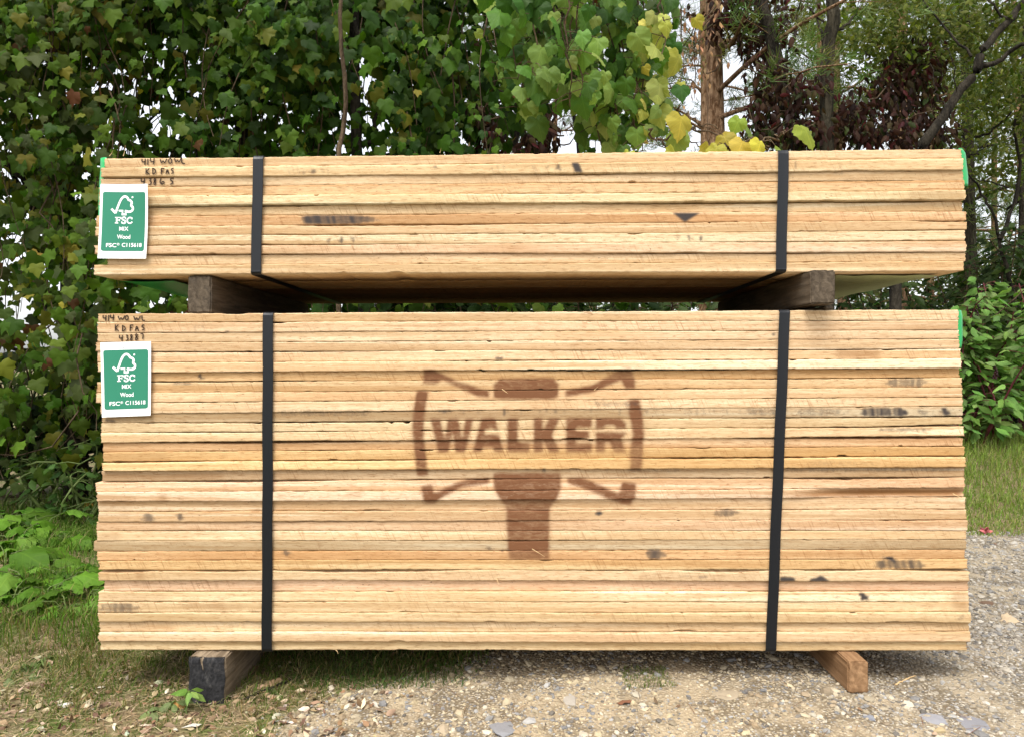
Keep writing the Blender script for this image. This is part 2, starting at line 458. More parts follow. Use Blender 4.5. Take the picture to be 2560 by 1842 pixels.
def rect(x0, y0, x1, y1, v, ch=1, lean=0):
    wd, ht = x1 - x0, y1 - y0
    if wd < 7 or ch == 2:
        fill([(x0, y0), (x1, y0), (x1 + lean, y1), (x0 + lean, y1)], v, ch, marks); return
    n = max(3, int(wd / 6)); ln = rng.uniform(-5, 7)       # ragged strokes instead of a clean box
    env = np.clip(np.minimum(np.linspace(.2, n * .55, n), np.linspace(n * .4, .15, n)), .25, 1)
    for k in range(n):
        a = x0 + wd * k / n + rng.uniform(-2, 2); b = a + wd / n * rng.uniform(.8, 1.9)
        e = env[k] * rng.uniform(.75, 1.25); c = rng.uniform(.2, .8)
        t0, t1 = y0 + ht * c * (1 - min(1, e)), y1 - ht * (1 - c) * (1 - min(1, e))
        fill([(a, t0), (b, t0 + rng.uniform(-1, 2)), (b + ln, t1), (a + ln, t1 + rng.uniform(-2, 1))], min(1, v * rng.uniform(.8, 1.45)), ch, marks)
D = [(752, 538, 905, 561, .85), (905, 542, 945, 557, .6), (1385, 410, 1400, 432, .7), (748, 428, 764, 438, .6), (772, 423, 792, 438, .7), (1084, 411, 1096, 428, .45), (1362, 412, 1372, 430, .4),
     (818, 590, 826, 611, .7), (848, 588, 859, 612, .9), (875, 590, 884, 611, .8), (1689, 587, 1698, 607, .7), (1715, 585, 1731, 607, .9), (1746, 585, 1756, 607, .9), (1986, 402, 1990, 424, .7), (2117, 400, 2124, 416, .5), (2038, 487, 2052, 497, .4),
     (1990, 1018, 2110, 1040, .35), (2150, 1018, 2265, 1040, .75), (2343, 1018, 2377, 1038, .95), (2285, 1020, 2320, 1038, .4), (1860, 1018, 1960, 1038, .4), (2215, 944, 2320, 968, .5), (2190, 1068, 2330, 1078, .45), (1960, 1168, 2405, 1179, .35), (1560, 1168, 1700, 1180, .3),
     (1237, 893, 1258, 898, 1), (1258, 1020, 1264, 1038, .8), (1382, 1020, 1390, 1038, .7), (1092, 1022, 1130, 1032, .6), (1480, 1002, 1600, 1016, .35), (1350, 1166, 1366, 1184, .6), (1300, 1166, 1330, 1176, .4),
     (1205, 1364, 1225, 1376, .5), (1245, 1370, 1268, 1380, .5), (1612, 1372, 1665, 1396, .65), (1486, 1275, 1506, 1288, .9), (1950, 1440, 1986, 1452, 1), (2025, 1441, 2048, 1452, 1), (2040, 1437, 2068, 1452, 1), (1737, 1436, 1760, 1448, .6),
     (2180, 1397, 2310, 1421, .6), (2210, 1390, 2236, 1398, .9), (2145, 1480, 2170, 1500, .85), (2080, 1488, 2100, 1494, .8), (2388, 1530, 2409, 1551, .45), (1785, 1272, 1850, 1291, .5),
     (350, 1282, 388, 1303, .5), (440, 1279, 464, 1302, .75), (247, 1506, 345, 1530, .5), (255, 1046, 285, 1056, .8), (490, 930, 510, 955, .8), (430, 956, 480, 961, .8), (700, 1372, 722, 1392, .65), (690, 1022, 930, 1040, .28), (560, 826, 578, 832, .6), (620, 1250, 640, 1256, .4),
     (1690, 1436, 1735, 1442, .25), (2000, 1150, 2200, 1164, .15), (860, 590, 900, 596, .3), (2240, 1250, 2250, 1262, .5), (1930, 833, 1936, 839, 1), (600, 1550, 640, 1556, .5)]
for x0, y0, x1, y1, v in D: rect(x0, y0, x1, y1, v, 1)
for p in ([(1680, 532), (1752, 532), (1712, 557)], [(1427, 408), (1446, 408), (1458, 433), (1437, 433)], [(1948, 1441), (1960, 1439), (1985, 1441), (1987, 1452), (1948, 1452)], [(2022, 1452), (2026, 1444), (2040, 1442), (2050, 1436), (2060, 1440), (2066, 1447), (2076, 1452)], [(2200, 1391), (2228, 1390), (2240, 1400), (2236, 1408), (2222, 1398)], [(2146, 1480), (2160, 1480), (2174, 1500), (2160, 1498)], [(1488, 1280), (1502, 1276), (1508, 1284), (1494, 1289)], [(1236, 893), (1258, 893), (1256, 899), (1240, 899)], [(1935, 834), (1939, 834), (1938, 840)]): fill(p, 1, 1, marks)
fill([(752, 541), (800, 538), (880, 538), (920, 540), (938, 552), (905, 558), (860, 561), (760, 561), (755, 552)], .72, 1, marks)
for x in (715, 727, 739, 800, 812, 1225, 1240, 1255, 1330, 1900, 1922, 2080, 2096): rect(x, 414, x + 4, 438, .4, 1, 9)
for x in (485, 495, 505, 1790, 1800, 1812, 1825): rect(x, 812 if x < 1000 else 1272, x + 3, 830 if x < 1000 else 1290, .6, 1, 4)
for k in range(60):
    x = rng.uniform(1150, 2405); rect(x, 1018 + rng.uniform(0, 6), x + rng.uniform(2, 5), 1038 - rng.uniform(0, 8), rng.uniform(.2, .6))
for k in range(45):
    x = rng.uniform(1250, 2405); y = rng.choice([994, 1168]); rect(x, y + 1, x + rng.uniform(2, 5), y + rng.uniform(6, 20), rng.uniform(.15, .45))
fill([(2040, 1228), (2180, 1221), (2410, 1222), (2408, 1241), (2030, 1242), (1955, 1242)], 1, 2, marks)
for b in ((2090, 874, 2200, 893, .6), (2270, 478, 2408, 500, .35), (370, 496, 430, 512, .5), (455, 1511, 560, 1516, .9), (520, 1515, 610, 1519, .7), (400, 1231, 418, 1250, .55), (343, 1425, 362, 1448, .5), (360, 1455, 370, 1470, .4), (1650, 830, 1660, 840, .4), (2380, 1478, 2420, 1528, .35),
          (245, 1330, 300, 1352, .3), (245, 1482, 420, 1503, .3), (245, 1555, 430, 1578, .35), (245, 1232, 330, 1300, .2), (250, 1130, 420, 1152, .3), (252, 1178, 560, 1200, .35), (255, 442, 400, 465, .3), (255, 418, 350, 440, .3), (1680, 1236, 1960, 1241, .6), (1905, 1160, 2380, 1166, .3), (1590, 1440, 1860, 1444, .5), (1600, 1432, 1900, 1446, .3), (1150, 775, 1600, 790, .25)):
    rect(*b, 2)
marks[..., 1] = blur(marks[..., 1], 1, 1); marks[..., 2] = blur(marks[..., 2], 3, 2)

def sample_marks(px, py):
    x = np.clip(px / 2 - .5, 0, WR - 2); y = np.clip(py / 2 - .5, 0, HR - 2)
    i = x.astype(int); j = y.astype(int); fx = (x - i)[..., None]; fy = (y - j)[..., None]
    return (marks[j, i] * (1 - fx) + marks[j, i + 1] * fx) * (1 - fy) + (marks[j + 1, i] * (1 - fx) + marks[j + 1, i + 1] * fx) * fy

# ------------------------------------------------------------------ the boards
L_LO = [783.7, 806, 832, 855, 878.6, 904.7, 930, 953.5, 979.7, 1004, 1031, 1055, 1079.4, 1103.7, 1128, 1151, 1175, 1201, 1227.5, 1251, 1277, 1303, 1326, 1351.5, 1377, 1400, 1424, 1450, 1478.5, 1503, 1530, 1553, 1579.6, 1602, 1626]
R_LO = [774.5, 799, 824, 847.5, 872.6, 895.6, 919.6, 943.6, 967.7, 992.7, 1015, 1040.4, 1065, 1090, 1113.5, 1139, 1166.7, 1191.4, 1219, 1242, 1272, 1298, 1325, 1347.5, 1372, 1395.5, 1422, 1450, 1477, 1503.7, 1528.5, 1554, 1577.7, 1603, 1627]
L_UP = [393.7, 416.6, 442, 465, 490, 513.6, 538, 565, 589, 613, 636, 662, 686]
R_UP = [374, 397.5, 426.6, 451, 477.5, 501.5, 528, 552, 576, 603, 631, 654, 678]
EL_LO = [246, 243, 244, 241, 243, 246, 252, 241, 240, 252, 255, 253, 253, 255, 257, 259, 254, 239, 245, 244, 245, 240, 241, 233, 242, 249, 248, 258, 245, 245, 245, 246, 248, 249]
ER_LO = [2396, 2395, 2397, 2399, 2401, 2401, 2402, 2405, 2405, 2406, 2407, 2406, 2409, 2408, 2411, 2411, 2411, 2412, 2413, 2415, 2416, 2418, 2415, 2415, 2411, 2418, 2420, 2421, 2422, 2422, 2424, 2425, 2425, 2420]
EL_UP = [261, 253, 251, 248, 250, 248, 239, 239, 245, 239, 267, 236]
ER_UP = [2404, 2406, 2409, 2412, 2412, 2409, 2416, 2416, 2412, 2414, 2415, 2408]
TONE = {'n': (.98, .965, .94), 'p': (1.07, 1.09, 1.12), 'o': (.90, .79, .66), 'g': (.72, .72, .72), 'k': (1.02, .95, .98), 'y': (1.02, .97, .78)}
T_UP = 'nnnopnonnkpp'
T_LO = 'nnpnppoonpgnpooygkknkkpgoonkpnnpnn'
LAB_UP = [
 'top board of the upper stack, lettered 4/4 WO WL in marker',
 'board lettered KD FAS in marker, with a row of dark saw smudges',
 'board numbered 43865 in marker, right above the upper paper tag',
 'orange tinted board fourth from the top of the upper stack',
 'pale board with a brown patch touching the upper tag, below the orange board',
 'shaded recessed board directly above the one with the long grey smudge',
 'board with a long grey smudge and a dark grey triangle, upper stack',
 'plain board right below the long grey smudge in the upper stack',
 'upper stack board stamped with two sets of three dark bars',
 'smooth pinkish board just under the two stamped groups of three bars',
 'short ended pale board, second from the bottom of the upper stack',
 'bottom front board of the upper stack, jutting furthest left over the gap']
LAB_LO = [
 'top board of the lower stack, lettered 4/4 WO WL in marker',
 'lower stack board lettered KD FAS in marker beside a few pencil ticks',
 'board numbered 43887 in marker, right above the lower paper tag',
 'plain board level with the top edge of the lower paper tag',
 'board with a brown wedge stain right of the right strap, lower stack',
 'cream pale board with a black nick, just above the stencil arms',
 'orange board behind the upper tips of the stencil arms',
 'brownish board with a grey blush near its right end, at the stencil cap',
 'board crossing the flat cap block of the sprayed stencil',
 'pale board with fine dark ticks, just below the stencil cap block',
 'dirty grey board with black streaks at right, just above the WALKER letters',
 'board carrying the tops of the sprayed WALKER letters, green tinge at left',
 'board carrying the crossbar of the letter A, split open at its right end',
 'board under the widest black gap, through the lower half of WALKER',
 'orange board carrying the feet of the sprayed WALKER letters',
 'yellow toned board in the clear band under the sprayed WALKER word',
 'greyish ticked board where the sprayed post begins below WALKER',
 'pinkish board crossing the lower stencil arms, jutting out at left',
 'board with a long dark brown bark edge at its right end',
 'board holding the lowest corner tips of the sprayed stencil',
 'pinkish board with a small dark knot right of the sprayed post',
 'pinkish board with a square grey stamp near its left end',
 'pale pink board, second under the square grey stamp, across the sprayed post',
 'pale board with a long split, ending furthest left of all',
 'grey brown board with dark blots, at the foot of the sprayed post',
 'tan board with dark patches at right, just below the sprayed post',
 'yellow board with two black blotches right of the right strap',
 'recessed plain board directly below the two black blotches',
 'pinkish board with small black squiggles right of the right strap',
 'board with a grey left end and a wandering brown crack',
 'board with a grey square patch at its right end, lower stack',
 'thin shaded board, third from the bottom of the lower stack',
 'even pale board, second from the bottom of the lower stack',
 'bottom front board of the lower stack, just above the ground timbers']
NB = 4; FRONT_D = .19; REAR_W = .192

def bounds(Lv, Rv):
    out = []
    for a, b in zip(Lv, Rv):
        p, q = at_y(560, a, 0), at_y(2380, b, 0)
        out.append((p[0], p[2], q[0], q[2]))
    return out

def wave(n, seed, amp, f0=1.0):
    r = np.random.default_rng(seed); x = np.linspace(-1.25, 1.25, n); s = np.zeros(n)
    for k in range(6): s += r.normal(0, 1) / (k + 1) * np.sin(x * f0 * (k + 1) * 2.1 + r.uniform(0, 6.28))
    return s * amp

NX, NZ = 700, 9
def stack(Lv, Rv, EL, ER, tones, labels, pre, yoff, gaps, group):
    bd = bounds(Lv, Rv); nb = len(tones); xs = np.linspace(-1.25, 1.25, NX + 1)
    lines = []
    for i in range(nb + 1):
        x0, z0, x1, z1 = bd[i]
        edge = 0.0013 if i not in gaps else gaps[i]
        wv = wave(NX + 1, pre * 100 + i, .0007)
        lines.append((z0 + (z1 - z0) * (xs - x0) / (x1 - x0) + wv, edge))
    objs = []
    for i in range(nb):
        xl = at_y(EL[i], Lv[i], 0)[0]; xr = at_y(ER[i], Rv[i], 0)[0]
        X = np.linspace(xl, xr, NX + 1)
        r = np.random.default_rng(pre * 1000 + i)
        top = np.interp(X, xs, lines[i][0]); bot = np.interp(X, xs, lines[i + 1][0])
        gt = lines[i][1] * np.clip(.55 + wave(NX + 1, pre * 77 + i, .75, 1.7), .0, 1.5)
        gb = lines[i + 1][1] * np.clip(.55 + wave(NX + 1, pre * 77 + i + 1, .75, 1.7), .0, 1.5)
        def rag():                         # torn, chipped saw edge (negative = bitten into the board)
            e = np.convolve(r.normal(0, 1, NX + 5), np.ones(5) / 5, 'valid') * .0008
            for _ in range(int(r.uniform(3, 15))):
                a_ = int(r.uniform(0, NX - 20)); l_ = int(3 + r.exponential(6)); l_ = min(l_, NX - a_)
                e[a_:a_ + l_] -= r.exponential(.0009) * np.sin(np.linspace(.5, math.pi, l_)) ** .7
            return np.maximum(e, -.0045)
        top = top - gt * (1 if i else .1) + np.minimum(rag(), .0005)
        bot = bot + gb * .25 - np.minimum(rag(), .0005)
        if pre == 2 and i == 18:      # the bark edge: the board is worn away towards the back at its upper right corner
            wane = sstep(.72, .95, X)
        else: wane = np.zeros(NX + 1)
        if pre == 2 and i == 11: bot = bot + .005 * sstep(.95, 1.2, X)
        v = np.linspace(0, 1, NZ + 1)
        Zf = bot[None] + (top - bot)[None] * v[:, None]
        Xf = np.broadcast_to(X, Zf.shape).copy()
        y = yoff[i] + wave(NX + 1, pre * 31 + i, .0012, .8)
        Yf = np.broadcast_to(y, Zf.shape).copy()
        ev = np.minimum(v, 1 - v) * (NZ)
        Yf += (np.where(ev < .5, .0001, 0)[:, None] + np.where(ev < .5, 1, 0)[:, None] * np.abs(r.normal(0, .0002, (NZ + 1, NX + 1))))
        chips = np.convolve(np.where(r.uniform(0, 1, NX + 13) < .006, 1.0, 0), np.hanning(15)[1:-1], 'same')[:NX + 1] if False else np.zeros(NX + 1)
        Yf += wane[None] * (.012 * np.clip(1 - np.abs(v - .45) * 1.2, 0, 1))[:, None] + wane[None] * .004
        jl = r.normal(0, .0012, NZ + 1); Xf[:, 0] += jl; Xf[:, -1] += r.normal(0, .0012, NZ + 1)
        front = np.stack([Xf, Yf, Zf], -1).reshape(-1, 3)
        yb = FRONT_D - .001
        backb = np.stack([X, np.full(NX + 1, yb), Zf[0]], -1); backt = np.stack([X, np.full(NX + 1, yb), Zf[-1]], -1)
        VV = np.concatenate([front, backb, backt])
        n1 = NX + 1; idf = np.arange(n1 * (NZ + 1)).reshape(NZ + 1, n1)
        ib = n1 * (NZ + 1) + np.arange(n1); it = ib + n1
        quad = lambda a, b: np.stack([a[:-1], a[1:], b[1:], b[:-1]], -1)
        FF = [quad(idf[k], idf[k + 1]) for k in range(NZ)] + [quad(idf[-1], it), quad(it, ib), quad(ib, idf[0])]
        # end caps as quads fanned over the rows
        capl = [(idf[k, 0], idf[k + 1, 0], it[0] if k >= NZ // 2 else ib[0], ib[0] if k >= NZ // 2 else ib[0]) for k in range(NZ)]
        FF = np.concatenate(FF)
        tri = []
        for e, fl in ((0, 1), (NX, 0)):
            for k in range(NZ):
                c = ib[e]
                tri.append((idf[k + 1, e], idf[k, e], c) if fl else (idf[k, e], idf[k + 1, e], c))
            tri.append((it[e], idf[NZ, e], ib[e]) if fl else (idf[NZ, e], it[e], ib[e]))
        cen = np.array([(xl + xr) / 2, yb / 2, VV[:, 2].mean()])
        px, py = project(VV[:, 0], np.zeros(len(VV)), VV[:, 2])
        mk = sample_marks(px, py)
        mk[n1 * (NZ + 1):] = 0
        A = np.ones((len(VV), 4)); A[:, :3] = mk
        me = bpy.data.meshes.new('lumber_board')
        me2 = fast_mesh('lumber_board', VV - cen, FF, False, {'marks': ('FLOAT_COLOR', A)})
        # add the end triangles
        nP = len(me2.polygons); nL = len(me2.loops)
        bpy.data.meshes.remove(me)
        loops = np.concatenate([FF.ravel(), np.array(tri).ravel()])
        tot = np.concatenate([np.full(len(FF), 4), np.full(len(tri), 3)])
        me3 = bpy.data.meshes.new('lumber_board')
        me3.vertices.add(len(VV)); me3.vertices.foreach_set('co', (VV - cen).astype(np.float32).ravel())
        me3.loops.add(len(loops)); me3.loops.foreach_set('vertex_index', loops.astype(np.int32))
        me3.polygons.add(len(tot)); me3.polygons.foreach_set('loop_start', np.concatenate([[0], np.cumsum(tot)[:-1]]).astype(np.int32))
        me3.polygons.foreach_set('loop_total', tot.astype(np.int32))
        me3.update(calc_edges=True)
        a = me3.attributes.new('marks', 'FLOAT_COLOR', 'POINT'); a.data.foreach_set('color', A.astype(np.float32).ravel())
        bpy.data.meshes.remove(me2)
        o = link('lumber_board', me3, M['board'], None, cen)
        tc = np.array(TONE[tones[i]]) * r.uniform(.94, 1.05) * (1 + r.normal(0, .015, 3))
        o.color = (*tc, 1)
        tag(o, labels[i], 'board', group)
        objs.append(o)
    # the boards behind the front row, seen only from below
    for i in range(nb):
        x0, zt, x1, zt1 = bd[i]; _, zb, _, zb1 = bd[i + 1]
        slope = math.atan2(zb1 - zb, x1 - x0)
        zbm = zb + (zb1 - zb) * (0 - x0) / (x1 - x0); ztm = zt + (zt1 - zt) * (0 - x0) / (x1 - x0)
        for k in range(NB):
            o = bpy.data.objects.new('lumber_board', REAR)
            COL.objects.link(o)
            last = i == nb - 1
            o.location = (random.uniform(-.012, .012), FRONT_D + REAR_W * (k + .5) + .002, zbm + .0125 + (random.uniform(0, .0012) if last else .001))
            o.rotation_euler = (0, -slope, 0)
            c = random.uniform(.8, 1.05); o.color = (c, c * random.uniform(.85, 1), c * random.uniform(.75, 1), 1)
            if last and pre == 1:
                o.color = [(.85, .78, .62, 1), (.55, .42, .30, 1), (.48, .40, .32, 1), (.50, .42, .33, 1)][k]  # boards differ in tone; back ones deepened further for the underside's shade
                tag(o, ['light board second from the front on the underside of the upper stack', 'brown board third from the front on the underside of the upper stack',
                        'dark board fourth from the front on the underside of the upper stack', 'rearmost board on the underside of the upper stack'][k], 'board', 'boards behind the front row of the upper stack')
            else:
                tag(o, 'oak board hidden inside the %s stack behind its front row' % ('upper' if pre == 1 else 'lower'), 'board', 'boards hidden inside the %s stack' % ('upper' if pre == 1 else 'lower'))
    return objs, bd

def box_mesh(name, sx, sy, sz, bev=.002, seg=2, jit=0, seed=0):
    import bmesh
    bm = bmesh.new(); bmesh.ops.create_cube(bm, size=1)
    for v in bm.verts: v.co = Vector((v.co.x * sx, v.co.y * sy, v.co.z * sz))
    if bev: bmesh.ops.bevel(bm, geom=bm.edges[:], offset=bev, segments=seg, affect='EDGES')
    if jit:
        bmesh.ops.subdivide_edges(bm, edges=[e for e in bm.edges if e.calc_length() > .03], cuts=7, use_grid_fill=True)
        r = random.Random(seed)
        for v in bm.verts:
            v.co += Vector((r.gauss(0, jit), r.gauss(0, jit), r.gauss(0, jit)))
    me = bpy.data.meshes.new(name); bm.to_mesh(me); bm.free(); return me

REAR = box_mesh('rear_board', 2.38, REAR_W - .003, .0245, .0012, 1)
REAR.materials.append(M['board'])
r0 = random.Random(3)
yu = [r0.uniform(-.001, .001) for _ in range(12)]
yl = [r0.uniform(-.001, .001) for _ in range(34)]
for i, v in {0: .001, 1: -.003, 2: .003, 4: -.004, 5: .007, 6: .002, 7: -.001, 9: -.002, 10: .004, 11: -.002}.items(): yu[i] = v
for i, v in {5: -.004, 6: .005, 7: .001, 12: -.002, 13: .004, 15: -.005, 16: .002, 18: -.004, 19: .004, 24: .0, 25: -.002, 26: -.004, 27: .005, 28: .001, 30: -.005, 31: .005, 32: -.004, 33: .006}.items(): yl[i] = v
gaps_u = {2: .0032, 3: .0022, 5: .003, 7: .0026, 10: .0026}
gaps_l = {5: .0016, 6: .0022, 9: .0015, 11: .002, 12: .0018, 13: .0042, 15: .003, 17: .0036, 18: .0012, 26: .0055, 30: .0014, 22: .0014, 24: .0012, 2: .0012, 8: .0012}
UP, BU = stack(L_UP, R_UP, EL_UP, ER_UP, T_UP, LAB_UP, 1, yu, gaps_u, 'front boards of the upper lumber stack')
LO, BL = stack(L_LO, R_LO, EL_LO, ER_LO, T_LO, LAB_LO, 2, yl, gaps_l, 'front boards of the lower lumber stack')
DEPTH = FRONT_D + NB * REAR_W
def zline(b, x): return b[1] + (b[3] - b[1]) * (x - b[0]) / (b[2] - b[0])

# splinters on board edges: little slivers, each a child of its board
def splinter(board, px, py, ln, ang):
    p = at_y(px, py, -.008); n = 5
    r = random.Random(int(px * 7 + py)); V = []; Fc = []
    for k in range(n):
        s = k / (n - 1); wd = .0012 * (1 - s * .8)
        c = np.array([ln * s * math.cos(ang), -.004 - .010 * s * s, ln * s * math.sin(ang)])
        nrm = np.array([-math.sin(ang), 0, math.cos(ang)])
        V += [c - nrm * wd, c + nrm * wd, c + np.array([0, .0012, 0])]
    for k in range(n - 1):
        for a, b in ((0, 1), (1, 2), (2, 0)):
            Fc.append((k * 3 + a, k * 3 + b, k * 3 + 3 + b, k * 3 + 3 + a))
    me = fast_mesh('splinter', np.array(V) + p - np.array(board.location), Fc)
    link('splinter', me, M['splinter'], board)
for b, px, py, ln, an in ((UP[8], 1270, 568, .035, -.5), (UP[11], 990, 672, .045, -.4), (UP[1], 333, 438, .024, 1.1), (UP[4], 840, 462, .03, -.1), (UP[3], 1262, 470, .018, -1), (UP[0], 310, 392, .03, 1.2), (UP[0], 275, 392, .02, .7), (UP[0], 1100, 384, .012, 1.2),
                         (LO[4], 990, 906, .03, .2), (LO[4], 640, 905, .03, -.5), (LO[5], 1110, 905, .02, -.8), (LO[7], 1485, 975, .016, .8), (LO[8], 1255, 972, .02, -.6), (LO[23], 1330, 1370, .04, -.5), (LO[26], 1240, 1443, .015, -1), (LO[33], 840, 1622, .012, -.6),
                         (LO[9], 1885, 1006, .012, 1), (LO[18], 2380, 1232, .03, -.5), (LO[32], 600, 1555, .02, -1.2), (LO[31], 560, 1562, .02, .7), (LO[8], 2140, 970, .018, .05), (LO[22], 1620, 1320, .03, .15)):
    splinter(b, px, py, ln, an)

# ------------------------------------------------------------------ handwriting
GL = {'4': [[(.05, 1), (.0, .45), (.62, .5)], [(.6, 1), (.5, 0)]], '1': [[(.3, 1), (.2, 0)]], 'W': [[(0, .95), (.18, .05), (.42, .75), (.6, .05), (.95, 1)]],
      'O': [[(.4, 1), (.08, .75), (.05, .25), (.35, 0), (.65, .2), (.68, .75), (.4, 1)]], 'L': [[(.12, 1), (.08, .05), (.7, .0)]], 'K': [[(.1, 1), (.08, 0)], [(.6, 1), (.1, .45), (.65, .0)]],
      'D': [[(.1, 1), (.08, 0)], [(.0, .98), (.5, .8), (.65, .4), (.4, .05), (.05, 0)]], 'F': [[(.12, 1), (.08, 0)], [(.1, 1), (.65, .97)], [(.1, .55), (.5, .55)]],
      'A': [[(0, 0), (.3, 1), (.62, 0)], [(.1, .4), (.52, .4)]], 'S': [[(.6, .95), (.2, .9), (.1, .6), (.5, .45), (.55, .15), (.1, 0)]], '3': [[(.05, .95), (.5, .95), (.2, .58), (.55, .4), (.4, .05), (.0, .02)]],
      '8': [[(.5, .9), (.2, 1), (.1, .75), (.5, .35), (.4, .02), (.1, .05), (.1, .35), (.5, .7), (.5, .9)]], '6': [[(.2, 1), (.05, .3), (.3, 0), (.65, .15), (.55, .5), (.3, .3), (.35, .1)]], '5': [[(.65, 1), (.2, 1), (.15, .6), (.55, .5), (.5, .1), (.1, .0)]],
      '7': [[(0, .9), (.5, 1), (.35, .0)]], '/': [[(.35, 1), (.05, 0)]]}
def ribbon(lines, wd, th=.0006):
    V = []; Fc = []
    for ln in lines:
        p = np.array(ln, float)
        if len(p) > 2:            # round the corners (Chaikin)
            for _ in range(2):
                q = [p[0]]
                for a, b in zip(p[:-1], p[1:]): q += [a * .75 + b * .25, a * .25 + b * .75]
                q.append(p[-1]); p = np.array(q)
        d = np.gradient(p, axis=0); d /= np.linalg.norm(d, axis=1)[:, None] + 1e-9
        n = np.stack([-d[:, 1], d[:, 0]], -1) * wd / 2
        b0 = len(V)
        for a, m in zip(p, n):
            V.append((a[0] - m[0], 0, a[1] - m[1])); V.append((a[0] + m[0], 0, a[1] + m[1]))
        for k in range(len(p) - 1): Fc.append((b0 + 2 * k, b0 + 2 * k + 2, b0 + 2 * k + 3, b0 + 2 * k + 1))
    return np.array(V), np.array(Fc)

def handwriting(board, yo, chars):          # chars: (glyph, photo x, photo y of the glyph box, width, height)
    lines = []
    for c, x0, y0, ww, hh in chars:
        for st in GL[c]:
            lines.append([(lambda p: (p[0], p[2]))(at_y(x0 + u * ww / .68, y0 + (1 - v) * hh, 0)) for u, v in st])
    V, Fc = ribbon(lines, .0033)
    V[:, 1] = yo - .0022
    me = fast_mesh('handwriting', V - np.array(board.location), Fc)
    link('handwriting', me, M['ink'], board)
handwriting(UP[0], yu[0], [('4', 355, 398, 10, 15), ('1', 367, 398, 8, 15), ('4', 376, 397, 11, 15), ('W', 401, 398, 12, 13), ('O', 421, 397, 9, 13), ('W', 437, 396, 12, 13), ('L', 453, 396, 10, 14)])
handwriting(UP[1], yu[1], [('K', 366, 423, 11, 15), ('D', 383, 422, 9, 15), ('F', 404, 423, 10, 15), ('A', 417, 423, 8, 14), ('S', 429, 422, 8, 14)])
handwriting(UP[2], yu[2], [('4', 352, 446, 10, 16), ('3', 371, 446, 9, 16), ('8', 383, 447, 8, 15), ('6', 398, 446, 13, 15), ('5', 423, 446, 11, 15)])
handwriting(LO[0], yl[0], [('4', 258, 788, 9, 15), ('1', 269, 788, 8, 15), ('4', 276, 787, 10, 15), ('W', 296, 790, 12, 12), ('O', 313, 789, 8, 12), ('W', 335, 790, 12, 13), ('L', 354, 789, 9, 13)])
handwriting(LO[1], yl[1], [('K', 288, 812, 10, 16), ('D', 306, 814, 9, 14), ('F', 325, 813, 10, 15), ('A', 339, 813, 9, 15), ('S', 354, 812, 9, 14)])
handwriting(LO[2], yl[2], [('4', 299, 838, 9, 15), ('3', 315, 838, 8, 14), ('8', 326, 837, 7, 15), ('8', 338, 835, 9, 16), ('7', 352, 834, 10, 14)])

# ------------------------------------------------------------------ straps
def strap(xt, xb, bt, bb, name, label, yf=-.0075):
    """closed band round the stack: xt/xb photo columns of its middle at the top/bottom of the face"""
    pt = at_y(xt[0], xt[1], yf); pb = at_y(xb[0], xb[1], yf)
    zt = zline(bt, pt[0]) + .0022; zb = zline(bb, pb[0]) - .0022
    W2 = .0148; yb = DEPTH + .006; path = []; r = .011
    def xat(z): return pb[0] + (pt[0] - pb[0]) * (z - zb) / (zt - zb)
    for z in np.linspace(zb + r, zt - r, 40): path.append((xat(z) + .0006 * math.sin(z * 23), yf - .0008 * math.sin(z * 9), z, 0, -1))
    for a in np.linspace(0, math.pi / 2, 7)[1:]: path.append((xat(zt), yf + r - r * math.cos(a), zt - r + r * math.sin(a), math.sin(a), -math.cos(a)))
    for y in np.linspace(yf + r, yb - r, 12)[1:]: path.append((pt[0], y, zt, 1, 0))
    path.append((pt[0], yb, zt - r, 0, 1)); path.append((xat(zb), yb, zb + r, 0, 1))
    for y in np.linspace(yb - r, yf + r, 12): path.append((xat(zb), y, zb, -1, 0))
    for a in np.linspace(0, math.pi / 2, 7)[1:-1]: path.append((xat(zb), yf + r - r * math.sin(a), zb + r - r * math.cos(a), -math.cos(a), -math.sin(a)))
    V = []; prof = [(-1, 0), (-.9, .0011), (-.35, .0006), (.35, .0006), (.9, .0011), (1, 0)]
    c0 = np.array([pt[0], yf, (zt + zb) / 2])
    for (x, y, z, nz, nyy) in path:
        for u, h in prof: V.append((x + u * W2 - c0[0], y + nyy * h - c0[1], z + nz * h - c0[2]))
    n = len(path); m = len(prof); Fc = []
    for i in range(n):
        for j in range(m):
            a, b = i * m + j, i * m + (j + 1) % m
            c, d = ((i + 1) % n) * m + (j + 1) % m, ((i + 1) % n) * m + j
            Fc.append((a, b, c, d))
    me = fast_mesh(name, V, Fc, False)
    return tag(link(name, me, M['strap'], None, c0), label, 'strap', 'straps round the lumber stacks')
strap((645.5, 392), (639.5, 684), BU[0], BU[-1], 'strap', 'dark strap round the upper stack, right of the marker writing')
strap((1959, 379), (1953, 680), BU[0], BU[-1], 'strap', 'dark strap round the upper stack above the lone wooden block at right')
strap((670, 783), (667, 1626), BL[0], BL[-1], 'strap', 'long dark strap round the lower stack, between paper tag and stencil')
strap((1962.5, 776), (1927, 1626), BL[0], BL[-1], 'strap', 'long slanting dark strap round the lower stack, right of the stencil')

# ------------------------------------------------------------------ paper tags
def text_mesh(body, size, bold=.0):
    c = bpy.data.curves.new('txt', 'FONT'); c.body = body; c.size = size; c.align_x = 'CENTER'; c.offset = bold
    o = bpy.data.objects.new('txt', c); COL.objects.link(o)
    dg = bpy.context.evaluated_depsgraph_get(); dg.update()
    me = bpy.data.meshes.new_from_object(o.evaluated_get(dg))
    bpy.data.objects.remove(o); bpy.data.curves.remove(c)
    return me

